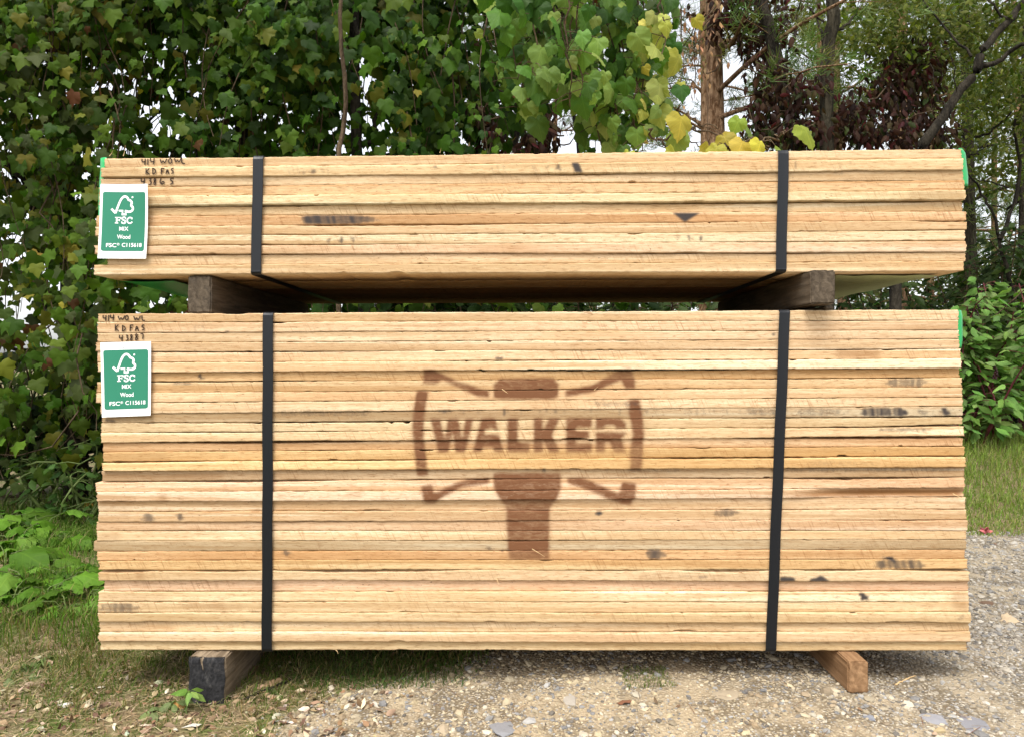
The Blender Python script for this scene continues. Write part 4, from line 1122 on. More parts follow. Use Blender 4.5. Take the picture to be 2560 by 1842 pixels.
def pine(label, px, d, rad, lean=(0, 0), h=9.0, nl=34, bark='bark_pine', zmin=1.6, cols=((.07, .12, .03), (.10, .155, .042), (.15, .16, .045)), sub=40, name='pine_tree', lenr=(.8, 2.2), npn=16):
    b = at_depth(px, 921, d); gz_ = float(ground_z(b[0], b[1])); org = np.array([b[0], b[1], gz_])
    root = empty(name, org); tag(root, label, 'tree', 'tall trees behind the right end of the stacks')
    tb = Tubes(); tp = wander(org - np.array([0, 0, .1]), org + np.array([lean[0], lean[1], h]), 16, .06)
    rr_ = np.linspace(rad, rad * .45, 16) * (1 + rng.normal(0, .04, 16)); tb.add(tp, rr_, 10)
    P = []; Dn = []
    for k in range(nl):
        z = rng.uniform(zmin, h * .98); i = min(14, int(z / h * 15)); a = tp[i] * (1 - (z / h * 15 - i)) + tp[i + 1] * (z / h * 15 - i)
        th = rng.uniform(0, 6.28); L = rng.uniform(*lenr) * (1.1 - .5 * z / h)
        e = a + np.array([math.cos(th) * L, math.sin(th) * L, rng.uniform(-.15, .45)])
        br = wander(a, e, 8, .07); tb.add(br, np.linspace(rad * .2 + .006, .004, 8), 5)
        for q in range(sub):
            s = rng.uniform(.3, 1.0); ii = s * 7; j = min(6, int(ii)); pp = br[j] * (1 - ii + j) + br[j + 1] * (ii - j)
            off = rng.normal(0, .16, 3) * (1, 1, .55); P.append(pp + off); Dn.append(nrm(e - a) + off * 2.5 + np.array([0, 0, .3]))
            if q % 4 == 0: tb.add([pp, pp + off * .5 + np.array([0, 0, .01]), pp + off], [.004, .003, .002], 4)
    link('trunk', tb.mesh('trunk', org), M[bark], root)
    if P:
        V_, F_, T_ = needles(np.array(P), np.array(Dn), npn,   .13, .008, cols, [1] * len(cols))
        link('needles', fast_mesh('needles', V_ - org, F_, False, {'tint': ('FLOAT_COLOR', T_)}), M['needle'], root)
    return root

pine('pine with flaky orange bark right of the hanging grape vine', 1832, 6.2, .085, (-.12, .1), 8.5, 16, zmin=2.6, sub=22)
pine('slim orange barked pine behind the straight dark trunk', 2118, 9.0, .075, (-.35, 0), 9.5, 34)
pine('far slim pine between grape vine and flaky orange trunk', 1765, 11.0, .07, (-.1, 0), 10, 40)
pine('far thin pine with dead orange twigs, just left of the flaky orange trunk', 1735, 13.0, .06, (.1, 0), 10, 40)
pine('vine hung pine trunk above the right strap\'s far side', 2232, 7.6, .085, (.05, .1), 9, 26, zmin=2.6)
pine('straight grey trunk right of the upper stack\'s end', 2441, 8.0, .07, (.05, 0), 9, 26, 'bark_grey', 2.4)
pine('slim trunk near the photo\'s right edge, dark crooked branches', 2520, 7.2, .05, (.35, 0), 8, 22, 'bark_dark', 2.0)
pine('thin orange pine at the photo\'s right edge', 2556, 10.5, .06, (-.1, 0), 9.5, 30)
pine('far bushy pine seen through the gap left of the grape leaves', 1395, 15.0, .07, (0, 0), 9, 46)
pine('far pine seen between the creeper clad trunks', 2020, 14.0, .07, (.2, 0), 10, 46)
pine('far pine behind the leaning dark branch', 2340, 13.5, .07, (.1, 0), 10, 46)
pine('far pine behind the straight grey trunk', 2480, 15.5, .07, (.1, 0), 10, 44)
pine('far pine showing through leaves above the middle of the stack', 1180, 15.5, .07, (.1, 0), 9, 36)

def dark_tree(label, pts, d, r0_, r1_, extra=(), bark='bark_dark', leaves=None, name='dark_tree', tall=None):
    base = at_depth(pts[0][0], 921, d); org = np.array([base[0], base[1], float(ground_z(base[0], base[1]))])
    root = empty(name, org); tag(root, label, 'tree')
    tb = Tubes(); path = [org - np.array([0, 0, .05])] + [at_depth(x, y, d) for x, y in pts]
    t_ = np.linspace(0, len(path) - 1, 26); pa = np.array(path); pp = np.column_stack([np.interp(t_, range(len(pa)), pa[:, k]) for k in range(3)]) + rng.normal(0, .006, (26, 3))
    tb.add(pp, np.linspace(r0_, r1_, 26) * (1 + rng.normal(0, .03, 26)), 9)
    for ex in extra:
        e = np.array([at_depth(x, y, d + dz) for x, y, dz in ex[0]]); m = 14; t2 = np.linspace(0, len(e) - 1, m)
        q = np.column_stack([np.interp(t2, range(len(e)), e[:, k]) for k in range(3)]) + rng.normal(0, .008, (m, 3))
        tb.add(q, np.linspace(ex[1], ex[1] * .35, m), 6)
    link('trunk', tb.mesh('trunk', org), M[bark], root)
    if leaves:
        cl, n, size, cols, wts = leaves
        P = []
        for (px, py, dd, rad) in cl:
            c = at_depth(px, py, dd); P.append(c + rng.normal(0, 1, (n, 3)) * np.array([rad, rad * .8, rad * .6]))
        P = np.concatenate(P); k = len(P)
        tip = np.stack([rng.normal(0, .8, k), rng.normal(-.2, .6, k), rng.normal(-.4, .5, k)], -1); nor = np.stack([rng.normal(0, .5, k), rng.normal(-.5, .5, k), rng.normal(.7, .4, k)], -1)
        link('foliage', leaf_mesh('foliage', P - org, tip, nor, rng.uniform(*size, k), tints(k, cols, wts, .25), OVATE), M['leaf'], root)
    return root
OL = [(.105, .125, .024), (.145, .155, .034), (.07, .095, .016)]
dark_tree('dark trunk leaning left, wrapped in dark red creeper', [(2020, 520), (1990, 350), (1960, 260), (1940, 150), (1915, 60), (1895, -60), (1880, -250)], 5.6, .055, .04, [([(1955, 170, 0), (1985, 90, .1), (2010, -40, .2)], .016), ([(1985, 330, 0), (2010, 250, 0), (1985, 170, -.1)], .008)])
dark_tree('straight dark furrowed trunk standing above the right strap', [(2068, 520), (2066, 280), (2068, 150), (2082, 40), (2080, -80), (2078, -260)], 5.4, .052, .044, [([(2085, 80, 0), (2110, 70, .1), (2140, 40, .2), (2155, -20, .3)], .013), ([(2060, 100, 0), (2040, 45, .2), (2010, 0, .3)], .010), ([(2060, 60, 0), (2030, 30, 0), (2000, -30, .2)], .008)], 'bark_grey')
dark_tree('big dark limb leaning far right with a forked fan of olive leaves', [(2240, 560), (2290, 390), (2370, 270), (2440, 180), (2450, 130), (2510, 70), (2560, 10), (2640, -80)], 5.2, .042, .018,
          [([(2445, 180, 0), (2500, 150, 0), (2560, 110, -.1), (2640, 60, -.2)], .022), ([(2430, 140, 0), (2370, 80, .1), (2310, 10, .2), (2270, -60, .3)], .010), ([(2520, 60, 0), (2480, 10, 0), (2430, -30, .2)], .010), ([(2370, 270, 0), (2340, 240, .1), (2330, 160, .2)], .006), ([(2390, 240, 0), (2380, 150, -.1), (2340, 90, -.1)], .005)],
          leaves=([(2200, 30, 5.8, .22), (2290, 60, 5.6, .25), (2380, 40, 5.8, .25), (2470, 60, 5.6, .22), (2540, 40, 5.4, .2), (2330, 130, 6.0, .2), (2240, 130, 6.0, .18), (2430, 130, 6.2, .2), (2540, 180, 5.8, .2), (2180, 90, 6.2, .16), (2400, -60, 5.6, .3), (2250, -60, 5.8, .3), (2550, -60, 5.5, .3), (2500, 230, 6.2, .16), (2550, 300, 6.2, .16), (2420, 250, 6.8, .2), (2130, 60, 6.6, .2), (2170, 150, 6.8, .2), (2040, 40, 7.0, .2), (2480, 420, 6.8, .2), (2560, 430, 6.6, .2), (2440, 330, 7.0, .2)], 330, (.035, .065), OL, [3, 2, 3]))
dark_tree('crooked bare branchy sapling beside the upper stack\'s right end', [(2540, 760), (2500, 600), (2480, 520), (2440, 460), (2410, 420)], 6.2, .018, .006, [([(2500, 600, 0), (2540, 500, .1), (2555, 420, .1), (2530, 330, 0), (2560, 250, 0)], .02), ([(2520, 470, 0), (2470, 452, .1), (2420, 450, .1)], .008), ([(2440, 345, .1), (2480, 330, 0), (2530, 280, -.1), (2550, 240, 0)], .012), ([(2420, 395, 0), (2450, 380, 0), (2500, 330, .1)], .008)])

# dark red creepers
RED = [(.040, .014, .010), (.055, .026, .015), (.022, .010, .007), (.070, .012, .014), (.035, .050, .010), (.065, .045, .020)]
def creeper(label, blobs, d, wts=(4, 3, 3, 1, .8, 1.0), per=140, size=(.045, .08)):
    c0 = at_depth(blobs[0][0], blobs[0][1], d); root = empty('red_creeper', c0); tag(root, label, 'creeper', 'dark red creepers on the right trunks')
    P = []; st = Tubes()
    for (px, py, rx, ry) in blobs:
        c = at_depth(px, py, d); sx, sz_ = rx * d / F, ry * d / F; n = int(per * (rx * ry) / 2500)
        P.append(c + np.stack([rng.normal(0, sx * .55, n), rng.normal(0, .12, n), rng.normal(0, sz_ * .55, n)], -1))
        for k in range(4): st.add(wander(c + rng.normal(0, sx * .5, 3), c + rng.normal(0, sx * .9, 3) + np.array([0, 0, sz_ * .5]), 6, .04), [.005] * 6, 4)
    P = np.concatenate(P); n = len(P)
    tip = np.stack([rng.normal(0, .5, n), rng.normal(-.3, .3, n), rng.normal(-.9, .3, n)], -1); nor = np.stack([rng.normal(0, .6, n), rng.normal(-.6, .6, n), rng.normal(.5, .6, n)], -1)
    link('leaves', leaf_mesh('leaves', P - c0, tip, nor, rng.uniform(*size, n), tints(n, RED, wts, .3), OVATE), M['leaf'], root)
    link('stems', st.mesh('stems', c0), M['stem'], root)
creeper('dark red creeper high on the flaky orange trunk', [(1830, 25, 55, 60), (1870, 60, 40, 60), (1800, 60, 25, 35), (1930, 40, 50, 60), (1900, 120, 45, 40), (1840, -60, 80, 60)], 5.9)
creeper('dark red creeper massed on the leaning dark trunk', [(1925, 240, 50, 60), (1900, 300, 40, 50), (1985, 250, 45, 45), (1950, 340, 70, 40), (2030, 220, 25, 30), (2020, 330, 50, 40), (1920, 180, 35, 35)], 5.4, (4, 3, 3, 1, 2, 1.2))
creeper('dark red creeper mound at the foot of the straight dark trunk', [(2110, 280, 45, 35), (2140, 310, 50, 45), (2080, 330, 50, 40), (2190, 340, 55, 40), (2240, 340, 60, 40)], 5.5)
creeper('dull red and green creeper hanging in a mass over the vine hung pine', [(2230, 210, 55, 60), (2290, 180, 50, 50), (2190, 230, 35, 35), (2260, 280, 60, 50), (2320, 240, 35, 60), (2310, 320, 50, 45), (2280, 130, 40, 30), (2340, 350, 45, 40)], 5.9, (3, 3, 3, .6, 2.2, 2.2))
creeper('small reddish creeper behind the vine leaves above mid stack', [(1360, 330, 40, 40), (1330, 370, 35, 30), (1230, 340, 30, 30), (1210, 300, 30, 30)], 4.6, (3, 2, 3, 1, 1, 3))
# dead brown leaves hanging behind the grape vine
c0 = at_depth(1715, 120, 4.8); root = empty('dead_branch', c0); tag(root, 'dead hanging branch of dry tan leaves beside the flaky orange trunk', 'branch')
tb = Tubes(); P = []
for k in range(7):
    a = at_depth(rng.uniform(1650, 1800), rng.uniform(0, 160), 4.8); b = at_depth(rng.uniform(1660, 1800), rng.uniform(80, 260), 4.8 + rng.normal(0, .1)); w_ = wander(a, b, 8, .04); tb.add(w_, np.linspace(.005, .002, 8), 4)
    P.append(w_[rng.integers(0, 8, 16)] + rng.normal(0, .03, (16, 3)))
tb.add([at_depth(1700, 0, 4.8), at_depth(1720, -250, 4.8)], [.012, .015], 5)
P = np.concatenate(P); n = len(P)
link('stems', tb.mesh('stems', c0), M['stem'], root)
link('dry_leaves', leaf_mesh('dry_leaves', P - c0, np.stack([rng.normal(0, .2, n), rng.normal(0, .2, n), -np.ones(n)], -1), rng.normal(0, 1, (n, 3)), rng.uniform(.03, .055, n), tints(n, [(.30, .17, .085), (.22, .12, .06), (.38, .24, .13)], [2, 2, 1]), SMALL), M['litter'], root)

# ------------------------------------------------------------------ undergrowth shrubs
def shrub(name, label, px, d, wdt, hgt, n, size, cols, wts, tpl=OVATE, berries=0, mat='leaf', group=None, stemmat='stem', nst=9, dep=.5, cat='shrub'):
    b = at_depth(px, 921, d); org = np.array([b[0], b[1], float(ground_z(b[0], b[1]))]); root = empty(name, org); tag(root, label, cat, group)
    tb = Tubes(); P = []; Tp = []; ends = []
    for k in range(nst):
        e = org + np.array([rng.normal(0, wdt * .42), rng.normal(0, dep * .45), hgt * rng.uniform(.6, 1.02)])
        s0 = org + np.array([rng.normal(0, wdt * .2), rng.normal(0, dep * .2), -.02]); pa = wander(s0, e, 10, .08); tb.add(pa, np.linspace(.010, .004, 10), 5)
        m = n // nst
        for q in range(m):
            s = rng.uniform(.12, 1) ** .8 * 9; j = min(8, int(s)); pp = pa[j] * (1 - s + j) + pa[j + 1] * (s - j)
            th = rng.uniform(0, 6.28); L = rng.uniform(.02, .26) * (1.15 - s / 12)
            v = np.array([math.cos(th), math.sin(th) * .9, rng.uniform(-.15, .35)]); P.append(pp + v * L); Tp.append(v + np.array([0, -.25, -.35]))
            if q % 3 == 0: tb.add([pp, pp + v * L * .5 + np.array([0, 0, .01]), pp + v * L], [.003, .0025, .002], 4)
        ends.append(pa)
    P = np.array(P); Tp = np.array(Tp); k = len(P)
    nor = np.stack([rng.normal(0, .4, k), rng.normal(-.35, .35, k), rng.normal(.9, .3, k)], -1)
    link('foliage', leaf_mesh('foliage', P - org, Tp + rng.normal(0, .2, (k, 3)), nor, rng.uniform(*size, k), tints(k, cols, wts, .22), tpl, mat != 'leaf'), M[mat], root)
    link('stems', tb.mesh('stems', org), M[stemmat], root)
    for q in range(berries):
        pa = ends[q % nst]; c = pa[rng.integers(5, 9)] + np.array([rng.normal(0, .1), -abs(rng.normal(.1, .08)), rng.normal(0, .05)])
        nb_ = 16; Bv = []; Bf = []
        for i in range(nb_):
            cc = c + np.array([rng.normal(0, .010), rng.normal(0, .010), -.006 * i]); Bv.append(ICO * .007 + cc); Bf.append(ICOF + 12 * i)
        link('berry_cluster', fast_mesh('berry_cluster', np.concatenate(Bv) - org, np.concatenate(Bf), True), M['berry'], root)
    return root
PK = [(.10, .185, .040), (.15, .245, .070), (.065, .13, .024), (.11, .165, .055)]
DK = [(.033, .058, .016), (.048, .076, .02), (.022, .042, .011), (.07, .08, .024)]
PK = [tuple(min(.5, v * 1.3) for v in c) for c in PK]
g_ = 'light green berry shrubs by the lower stack\'s right end'
shrub('berry_shrub', 'berry shrub with broad light green leaves touching the lower stack\'s right end', 2450, 5.7, .62, 1.22, 600, (.075, .13), PK, [4, 3, 2, 2], OVATE, 5, 'weed', g_, 'redstem', 9, .5)
shrub('berry_shrub', 'berry shrub with broad light green leaves cut by the photo\'s right edge', 2600, 5.9, .7, 1.25, 560, (.075, .13), PK, [4, 3, 2, 2], OVATE, 6, 'weed', g_, 'redstem', 9, .5)
shrub('berry_shrub', 'berry shrub peeping out above the lower stack\'s right corner', 2335, 6.2, .55, 1.2, 240, (.075, .13), PK, [4, 3, 2, 2], OVATE, 3, 'weed', g_, 'redstem', 7, .4)
gu = 'dark shrubs in the wood behind the stacks'
for lab, px, d, wd_, h_, n_ in (('dark green shrub rising beside the upper stack\'s right end', 2500, 6.6, 1.0, 1.8, 1100), ('dark green shrub half hidden behind the upper stack\'s right corner', 2400, 7.2, 1.0, 1.75, 1000), ('dark green shrub cut by the photo\'s right edge, above the berry shrubs', 2640, 6.8, 1.0, 1.8, 700),
                              ('dark shrub seen in the gap right of the jutting block', 2230, 6.0, 1.2, 1.62, 1000), ('low dark shrub close behind the middle of the slot between the stacks', 1420, 4.7, 1.0, 1.72, 1600), ('low dark shrub close behind the slot, left of the jutting block', 1760, 4.8, 1.0, 1.72, 1600), ('low dark shrub close behind the slot, between the weathered block and the stencil', 1130, 4.9, 1.2, 1.72, 1700), ('dark shrub behind the right gap, further back in the wood', 2330, 8.0, 1.5, 1.95, 1100), ('dark shrub far back between the right trunks', 2470, 8.6, 1.5, 2.0, 1100), ('dark shrub seen through the slot between the stacks, near the right strap', 1930, 6.2, 1.3, 1.9, 1000), ('dark shrub seen through the middle of the slot between the stacks', 1560, 6.0, 1.4, 1.85, 1000), ('dark shrub seen through the left half of the slot between the stacks', 1150, 5.4, 1.4, 1.75, 900)):
    shrub('woodland_shrub', lab, px, d, wd_, h_, n_, (.06, .11), DK, [3, 3, 3, 1], OVATE, 0, 'leaf', gu, 'stem', 12, .7)
# undergrowth below the left vines
shrub('woodland_shrub', 'dark leafy undergrowth at the foot of the left vines', 90, 4.7, 1.2, .95, 650, (.06, .11), DK, [3, 3, 3, .5], MAPLE, 0, 'leaf', gu, 'stem', 12, .5)
shrub('woodland_shrub', 'dark undergrowth half hidden behind the lower stack\'s left end', 300, 4.7, 1.0, 1.05, 600, (.06, .11), DK, [3, 3, 3, .5], MAPLE, 0, 'leaf', gu, 'stem', 12, .5)
LG = [(.06, .12, .025), (.09, .15, .035), (.045, .09, .02)]
gw = 'upright weeds below the left vines'
for lab, px, d, h_ in (('fern like weed close to the lower stack\'s left edge', 215, 4.1, .40), ('upright weed with narrow leaves a little left of the fern like weed', 150, 4.15, .42), ('upright weed nearest the photo\'s left edge, below the vines', 85, 4.2, .36)):
    shrub('tall_weed', lab, px, d, .2, h_, 40, (.05, .09), LG, [1, 1, 1], SMALL, 0, 'leaf', gw, 'greenstem', 5, .15, 'weed')

# a far wood that reads as one mass
fx = rng.uniform(-9, 16, 42000); fy = rng.uniform(17, 26, 42000); fz = rng.uniform(0, 1, 42000) ** 1.3 * (2.0 + .5 * np.sin(fx * .8)) * sstep(-8, 0, fx + 4) 
fz = np.where(fx < -.5, fz * .55, fz) * (1 + 1.7 * sstep(.5, 3, fx))
P = np.stack([fx, fy, fz], -1); n = len(P)
me = leaf_mesh('far_wood', P, rng.normal(0, 1, (n, 3)), rng.normal(0, .6, (n, 3)) + np.array([0, -.5, .7]), rng.uniform(.10, .24, n), tints(n, DK + OL, [3, 3, 2, 2, 2, 1.5, 2], .3), SMALL)
tag(link('far_wood', me, M['leaf']), 'dim green wood far behind the tree trunks', 'wood', kind='stuff')

# ------------------------------------------------------------------ broad leaf weeds, grass, litter
def rosette(label, px, py, d, n, size, cols, rise=.5, group='broad leaved weeds in the grass at left', cat='weed'):
    b = at_depth(px, py, d); org = np.array([b[0], b[1], float(ground_z(b[0], b[1]))]); root = empty('broadleaf_weed', org); tag(root, label, cat, group)
    tb = Tubes(); P = []; Tp = []
    for k in range(n):
        th = rng.uniform(0, 6.28); v = np.array([math.cos(th), math.sin(th), rise * rng.uniform(.5, 1.5)]); L = rng.uniform(.3, 1.1) * size * 1.1; e = org + v * L
        tb.add([org + np.array([0, 0, -.01]), org + v * L * .5 + np.array([0, 0, .02]), e], [.003, .0025, .002], 5); P.append(e); Tp.append(v * (1, 1, .15) + np.array([0, 0, -.1]))
    P = np.array(P); k = len(P); nor = np.stack([rng.normal(0, .35, k), rng.normal(-.45, .3, k), np.ones(k)], -1)
    link('leaves', leaf_mesh('leaves', P - org, np.array(Tp), nor, size * rng.uniform(.7, 1.2, k), tints(k, cols, [1] * len(cols), .15), ROUND, True), M['weed'], root)
    link('stems', tb.mesh('stems', org), M['greenstem'], root)
ROUND = template(mirror([(0, .0), (.14, -.07), (.28, -.02), (.35, .10), (.36, .22), (.41, .32), (.36, .44), (.37, .56), (.28, .66), (.24, .78), (.12, .90), (0, 1.05)]), .22, .28, cy=.35)
ROUND = ringed(ROUND, .06)
BW = [(.11, .225, .022), (.15, .285, .04), (.075, .165, .016)]
for lab, px, py, d, n_, s_ in (('largest broad leaved weed, at the left edge level with the stencil foot', 15, 1350, 3.35, 8, .16), ('broad leaved weed at the left edge just below the largest one', 70, 1440, 3.1, 10, .12), ('broad leaved weed further back at the left edge, in tall grass', 10, 1225, 3.9, 10, .17), ('leafy weed far back in the grass below the fern like weed', 170, 1300, 3.7, 10, .10), ('leafy weed in tall grass midway back at left', 95, 1290, 3.8, 10, .12), ('leafy weed halfway down the left edge above the largest', 40, 1300, 3.6, 9, .12), ('leafy weed between the largest weed and the stack side', 165, 1420, 3.15, 10, .08), ('small leafy weed just under the small bright one', 125, 1440, 3.2, 9, .075), ('leafy weed low down between left edge and stack corner', 90, 1510, 2.9, 9, .08), ('pale leafy weed against the stack near the pale split board', 230, 1395, 3.1, 8, .075), ('low broad leaved weed midway between left edge and stack', 130, 1480, 3.0, 9, .095), ('broad leaved weed at the left edge nearest the camera side', 25, 1530, 2.85, 8, .10), ('small round leaved weed pressed against the lower stack\'s left side', 215, 1450, 2.95, 9, .10), ('round leaved weed a hand left of the stack\'s bottom corner', 170, 1530, 2.8, 9, .08), ('small bright weed peeping over the grass behind the broad leaves', 110, 1390, 3.3, 9, .10),
                              ('flat pale leaved weed in the dry grass, at far left bottom', 45, 1690, 2.25, 5, .055), ('flat pale leaved weed in the dry grass below the stack\'s left corner', 115, 1670, 2.3, 5, .055), ('small sprout on the right side of the blackened block', 670, 1735, 2.1, 4, .03)):
    rosette(lab, px, py, d, n_, s_, BW if d > 2.5 else [(.16, .20, .08), (.13, .17, .06)], .5 if d > 2.5 else .12)
# the little plant in front of the blackened block, and the two low sprouts at the bottom edge
def sprout(label, px, py, d, n, size, tall, cols):
    b = at_depth(px, py, d); org = np.array([b[0], b[1], float(ground_z(b[0], b[1]))]); root = empty('leafy_sprout', org); tag(root, label, 'sprout', 'small sprouts at the foot of the stack')
    tb = Tubes(); top = org + np.array([.005, 0, tall]); tb.add(wander(org - np.array([0, 0, .01]), top, 6, .006), np.linspace(.0022, .0014, 6), 5)
    th = np.linspace(0, 6.28, n + 1)[:-1] + .4; Tp = np.stack([np.cos(th), np.sin(th) * .8 - .2, rng.uniform(-.5, .15, n)], -1)
    link('leaves', leaf_mesh('leaves', np.tile(top - org, (n, 1)) + Tp * .006, Tp, np.tile((0, -.5, 1.), (n, 1)) + rng.normal(0, .2, (n, 3)), size * rng.uniform(.75, 1.2, n), tints(n, cols, [1] * len(cols), .1), OVATE, True), M['weed'], root)
    link('stem', tb.mesh('stem', org), M['greenstem'], root)
sprout('little green plant in front of the blackened block', 470, 1745, 2.0, 7, .040, .062, [(.13, .22, .04), (.17, .26, .07)])
sprout('pale green sprout lying flat at the bottom edge, left of the bare soil', 375, 1815, 1.98, 5, .055, .012, [(.17, .23, .09)])
sprout('smaller pale sprout just above the flat one at the bottom edge', 430, 1785, 2.02, 4, .05, .02, [(.15, .2, .08)])

def blades(name, x, y, h, wd, cols, wts, lean=.5):
    n = len(x); z = ground_z(x, y); th = rng.uniform(0, 6.28, n); dv = np.stack([np.cos(th), np.sin(th), np.zeros(n)], -1); sv = np.stack([-np.sin(th + .7), np.cos(th + .7), np.zeros(n)], -1) * (wd / 2)[:, None]
    b = np.stack([x, y, z - .003], -1); L = (h * rng.uniform(.1, 1, n) * lean)[:, None]; up = np.array([0, 0, 1.])
    m = b + dv * L * .35 + up * h[:, None] * .6; t_ = b + dv * L * 1.2 + up * (h * rng.uniform(.7, 1.0, n))[:, None]
    VV = np.stack([b - sv, b + sv, m + sv * .8, m - sv * .8, t_], 1).reshape(-1, 3); i = (np.arange(n) * 5)[:, None]
    FF = np.concatenate([i + np.array([[0, 1, 2]]), i + np.array([[0, 2, 3]]), i + np.array([[3, 2, 4]])])
    T = np.ones((n, 5, 4)); T[..., :3] = tints(n, cols, wts, .25)[:, None]
    return fast_mesh(name, VV, FF, False, {'tint': ('FLOAT_COLOR', T.reshape(-1, 4))})
DRY = [(.24, .18, .08), (.16, .125, .05), (.11, .14, .03), (.075, .12, .018), (.32, .26, .13)]
ng = lambda x, y: (1 - gravel_mask(x, y))
X, Y, H, Wd = [], [], [], []
x, y = scatter_ground(44000, -1.9, .1, -.35, 1.2, lambda x, y: ng(x, y) ** 1.5 * (.35 + .65 * (wob(x, y, 6) > -.2)) * sstep(-.33, -.05, y + .35 * (x + 1.4) * 0))
m1 = blades('dry_grass', x, y, rng.uniform(.010, .042, len(x)) * (1 + .7 * sstep(0, .6, y)) * (.55 + .45 * sstep(-.25, .05, y)), rng.uniform(.0016, .0042, len(x)), DRY, [2, 1.8, 3.2, 3.2, .7], 1.3)
tag(link('dry_grass', m1, M['grass']), 'short dry straw and green grass at the left of the stack', 'grass', kind='stuff')
x, y = scatter_ground(42000, -3.0, -.95, .35, 3.0, lambda x, y: ng(x, y) * (.3 + .7 * (wob(x, y, 4) > -.1)))
m1 = blades('meadow_grass', x, y, rng.uniform(.04, .20, len(x)) * np.clip(.6 + .6 * wob(x, y, 3), .35, 1.3), rng.uniform(.002, .005, len(x)), [(.09, .17, .02), (.135, .215, .032), (.06, .12, .014), (.24, .21, .09)], [3, 2, 2, 1.0], .9)
tag(link('meadow_grass', m1, M['grass']), 'green tufty grass among the weeds at left', 'grass', kind='stuff')
x, y = scatter_ground(45000, 1.2, 4.8, 1.85, 6.5, lambda x, y: (1 - gravel_mask(x, y)) * 1.0, 1.6)
m1 = blades('lawn_grass', x, y, rng.uniform(.03, .11, len(x)) * (1 + .5 * (y > 3)) * (.3 + .7 * sstep(1.95, 2.7, y)), rng.uniform(.003, .006, len(x)), [(.17, .235, .045), (.22, .285, .065), (.12, .185, .028), (.27, .24, .10)], [3, 2.5, 2, 1.6], .9)
tag(link('lawn_grass', m1, M['grass']), 'light green grass beyond the gravel at right', 'grass', kind='stuff')
x, y = scatter_ground(7000, -.78, -.02, .02, .35, lambda x, y: sstep(.42, .1, np.hypot((x + .42) / .9, (y - .16) / .55)))
m1 = blades('moss_patch', x, y, rng.uniform(.008, .03, len(x)), rng.uniform(.0015, .0035, len(x)), [(.06, .11, .025), (.09, .14, .035), (.16, .13, .06)], [3, 2, 1], 1.0)
tag(link('moss_grass', m1, M['grass']), 'dark green moss and grass patch under the stack\'s front edge', 'grass', kind='stuff')
x, y = scatter_ground(500, .28, .42, .02, .16, lambda x, y: x * 0 + 1)
tag(link('grass_tuft', blades('grass_tuft', x, y - .06, rng.uniform(.006, .02, len(x)), np.full(len(x), .002), [(.12, .15, .04)], [1], 1), M['grass']), 'tiny green tuft in the gravel below the stencil', 'grass tuft')

# straw and pine needles lying about
def lying(name, n, x0, x1, y0, y1, fn, ln, wd, cols, wts):
    x, y = scatter_ground(n, x0, x1, y0, y1, fn); n = len(x); z = ground_z(x, y) + rng.uniform(.002, .008, n); th = rng.uniform(0, 6.28, n); L = rng.uniform(*ln, n)
    d = np.stack([np.cos(th) * L, np.sin(th) * L, rng.normal(0, .004, n)], -1) / 2; s = np.stack([-np.sin(th), np.cos(th), np.zeros(n)], -1) * wd / 2; c = np.stack([x, y, z], -1); up = np.array([0, 0, wd * .7])
    VV = np.stack([c - d - s, c - d + s, c + up + s, c + up - s, c + d + s, c + d - s], 1).reshape(-1, 3); i = (np.arange(n) * 6)[:, None]
    FF = np.concatenate([i + np.array([[0, 1, 2, 3]]), i + np.array([[3, 2, 4, 5]])]); T = np.ones((n, 6, 4)); T[..., :3] = tints(n, cols, wts, .25)[:, None]
    return fast_mesh(name, VV, FF, False, {'tint': ('FLOAT_COLOR', T.reshape(-1, 4))})
tag(link('pine_straw', lying('pine_straw', 1500, -1.4, 2.2, -.4, 1.5, lambda x, y: .45 + 0 * x, (.02, .07), .0013, [(.19, .10, .05), (.13, .08, .045), (.28, .19, .10)], [2, 2, 1]), M['litter']), 'brown pine needles strewn over the gravel', 'pine needles', kind='stuff')
tag(link('straw_litter', lying('straw_litter', 4200, -1.7, -.2, -.4, .5, lambda x, y: ng(x, y), (.015, .06), .0016, [(.36, .28, .15), (.24, .17, .09), (.45, .36, .22)], [2, 2, 1]), M['litter']), 'pale dry straw lying in the short grass', 'straw', kind='stuff')

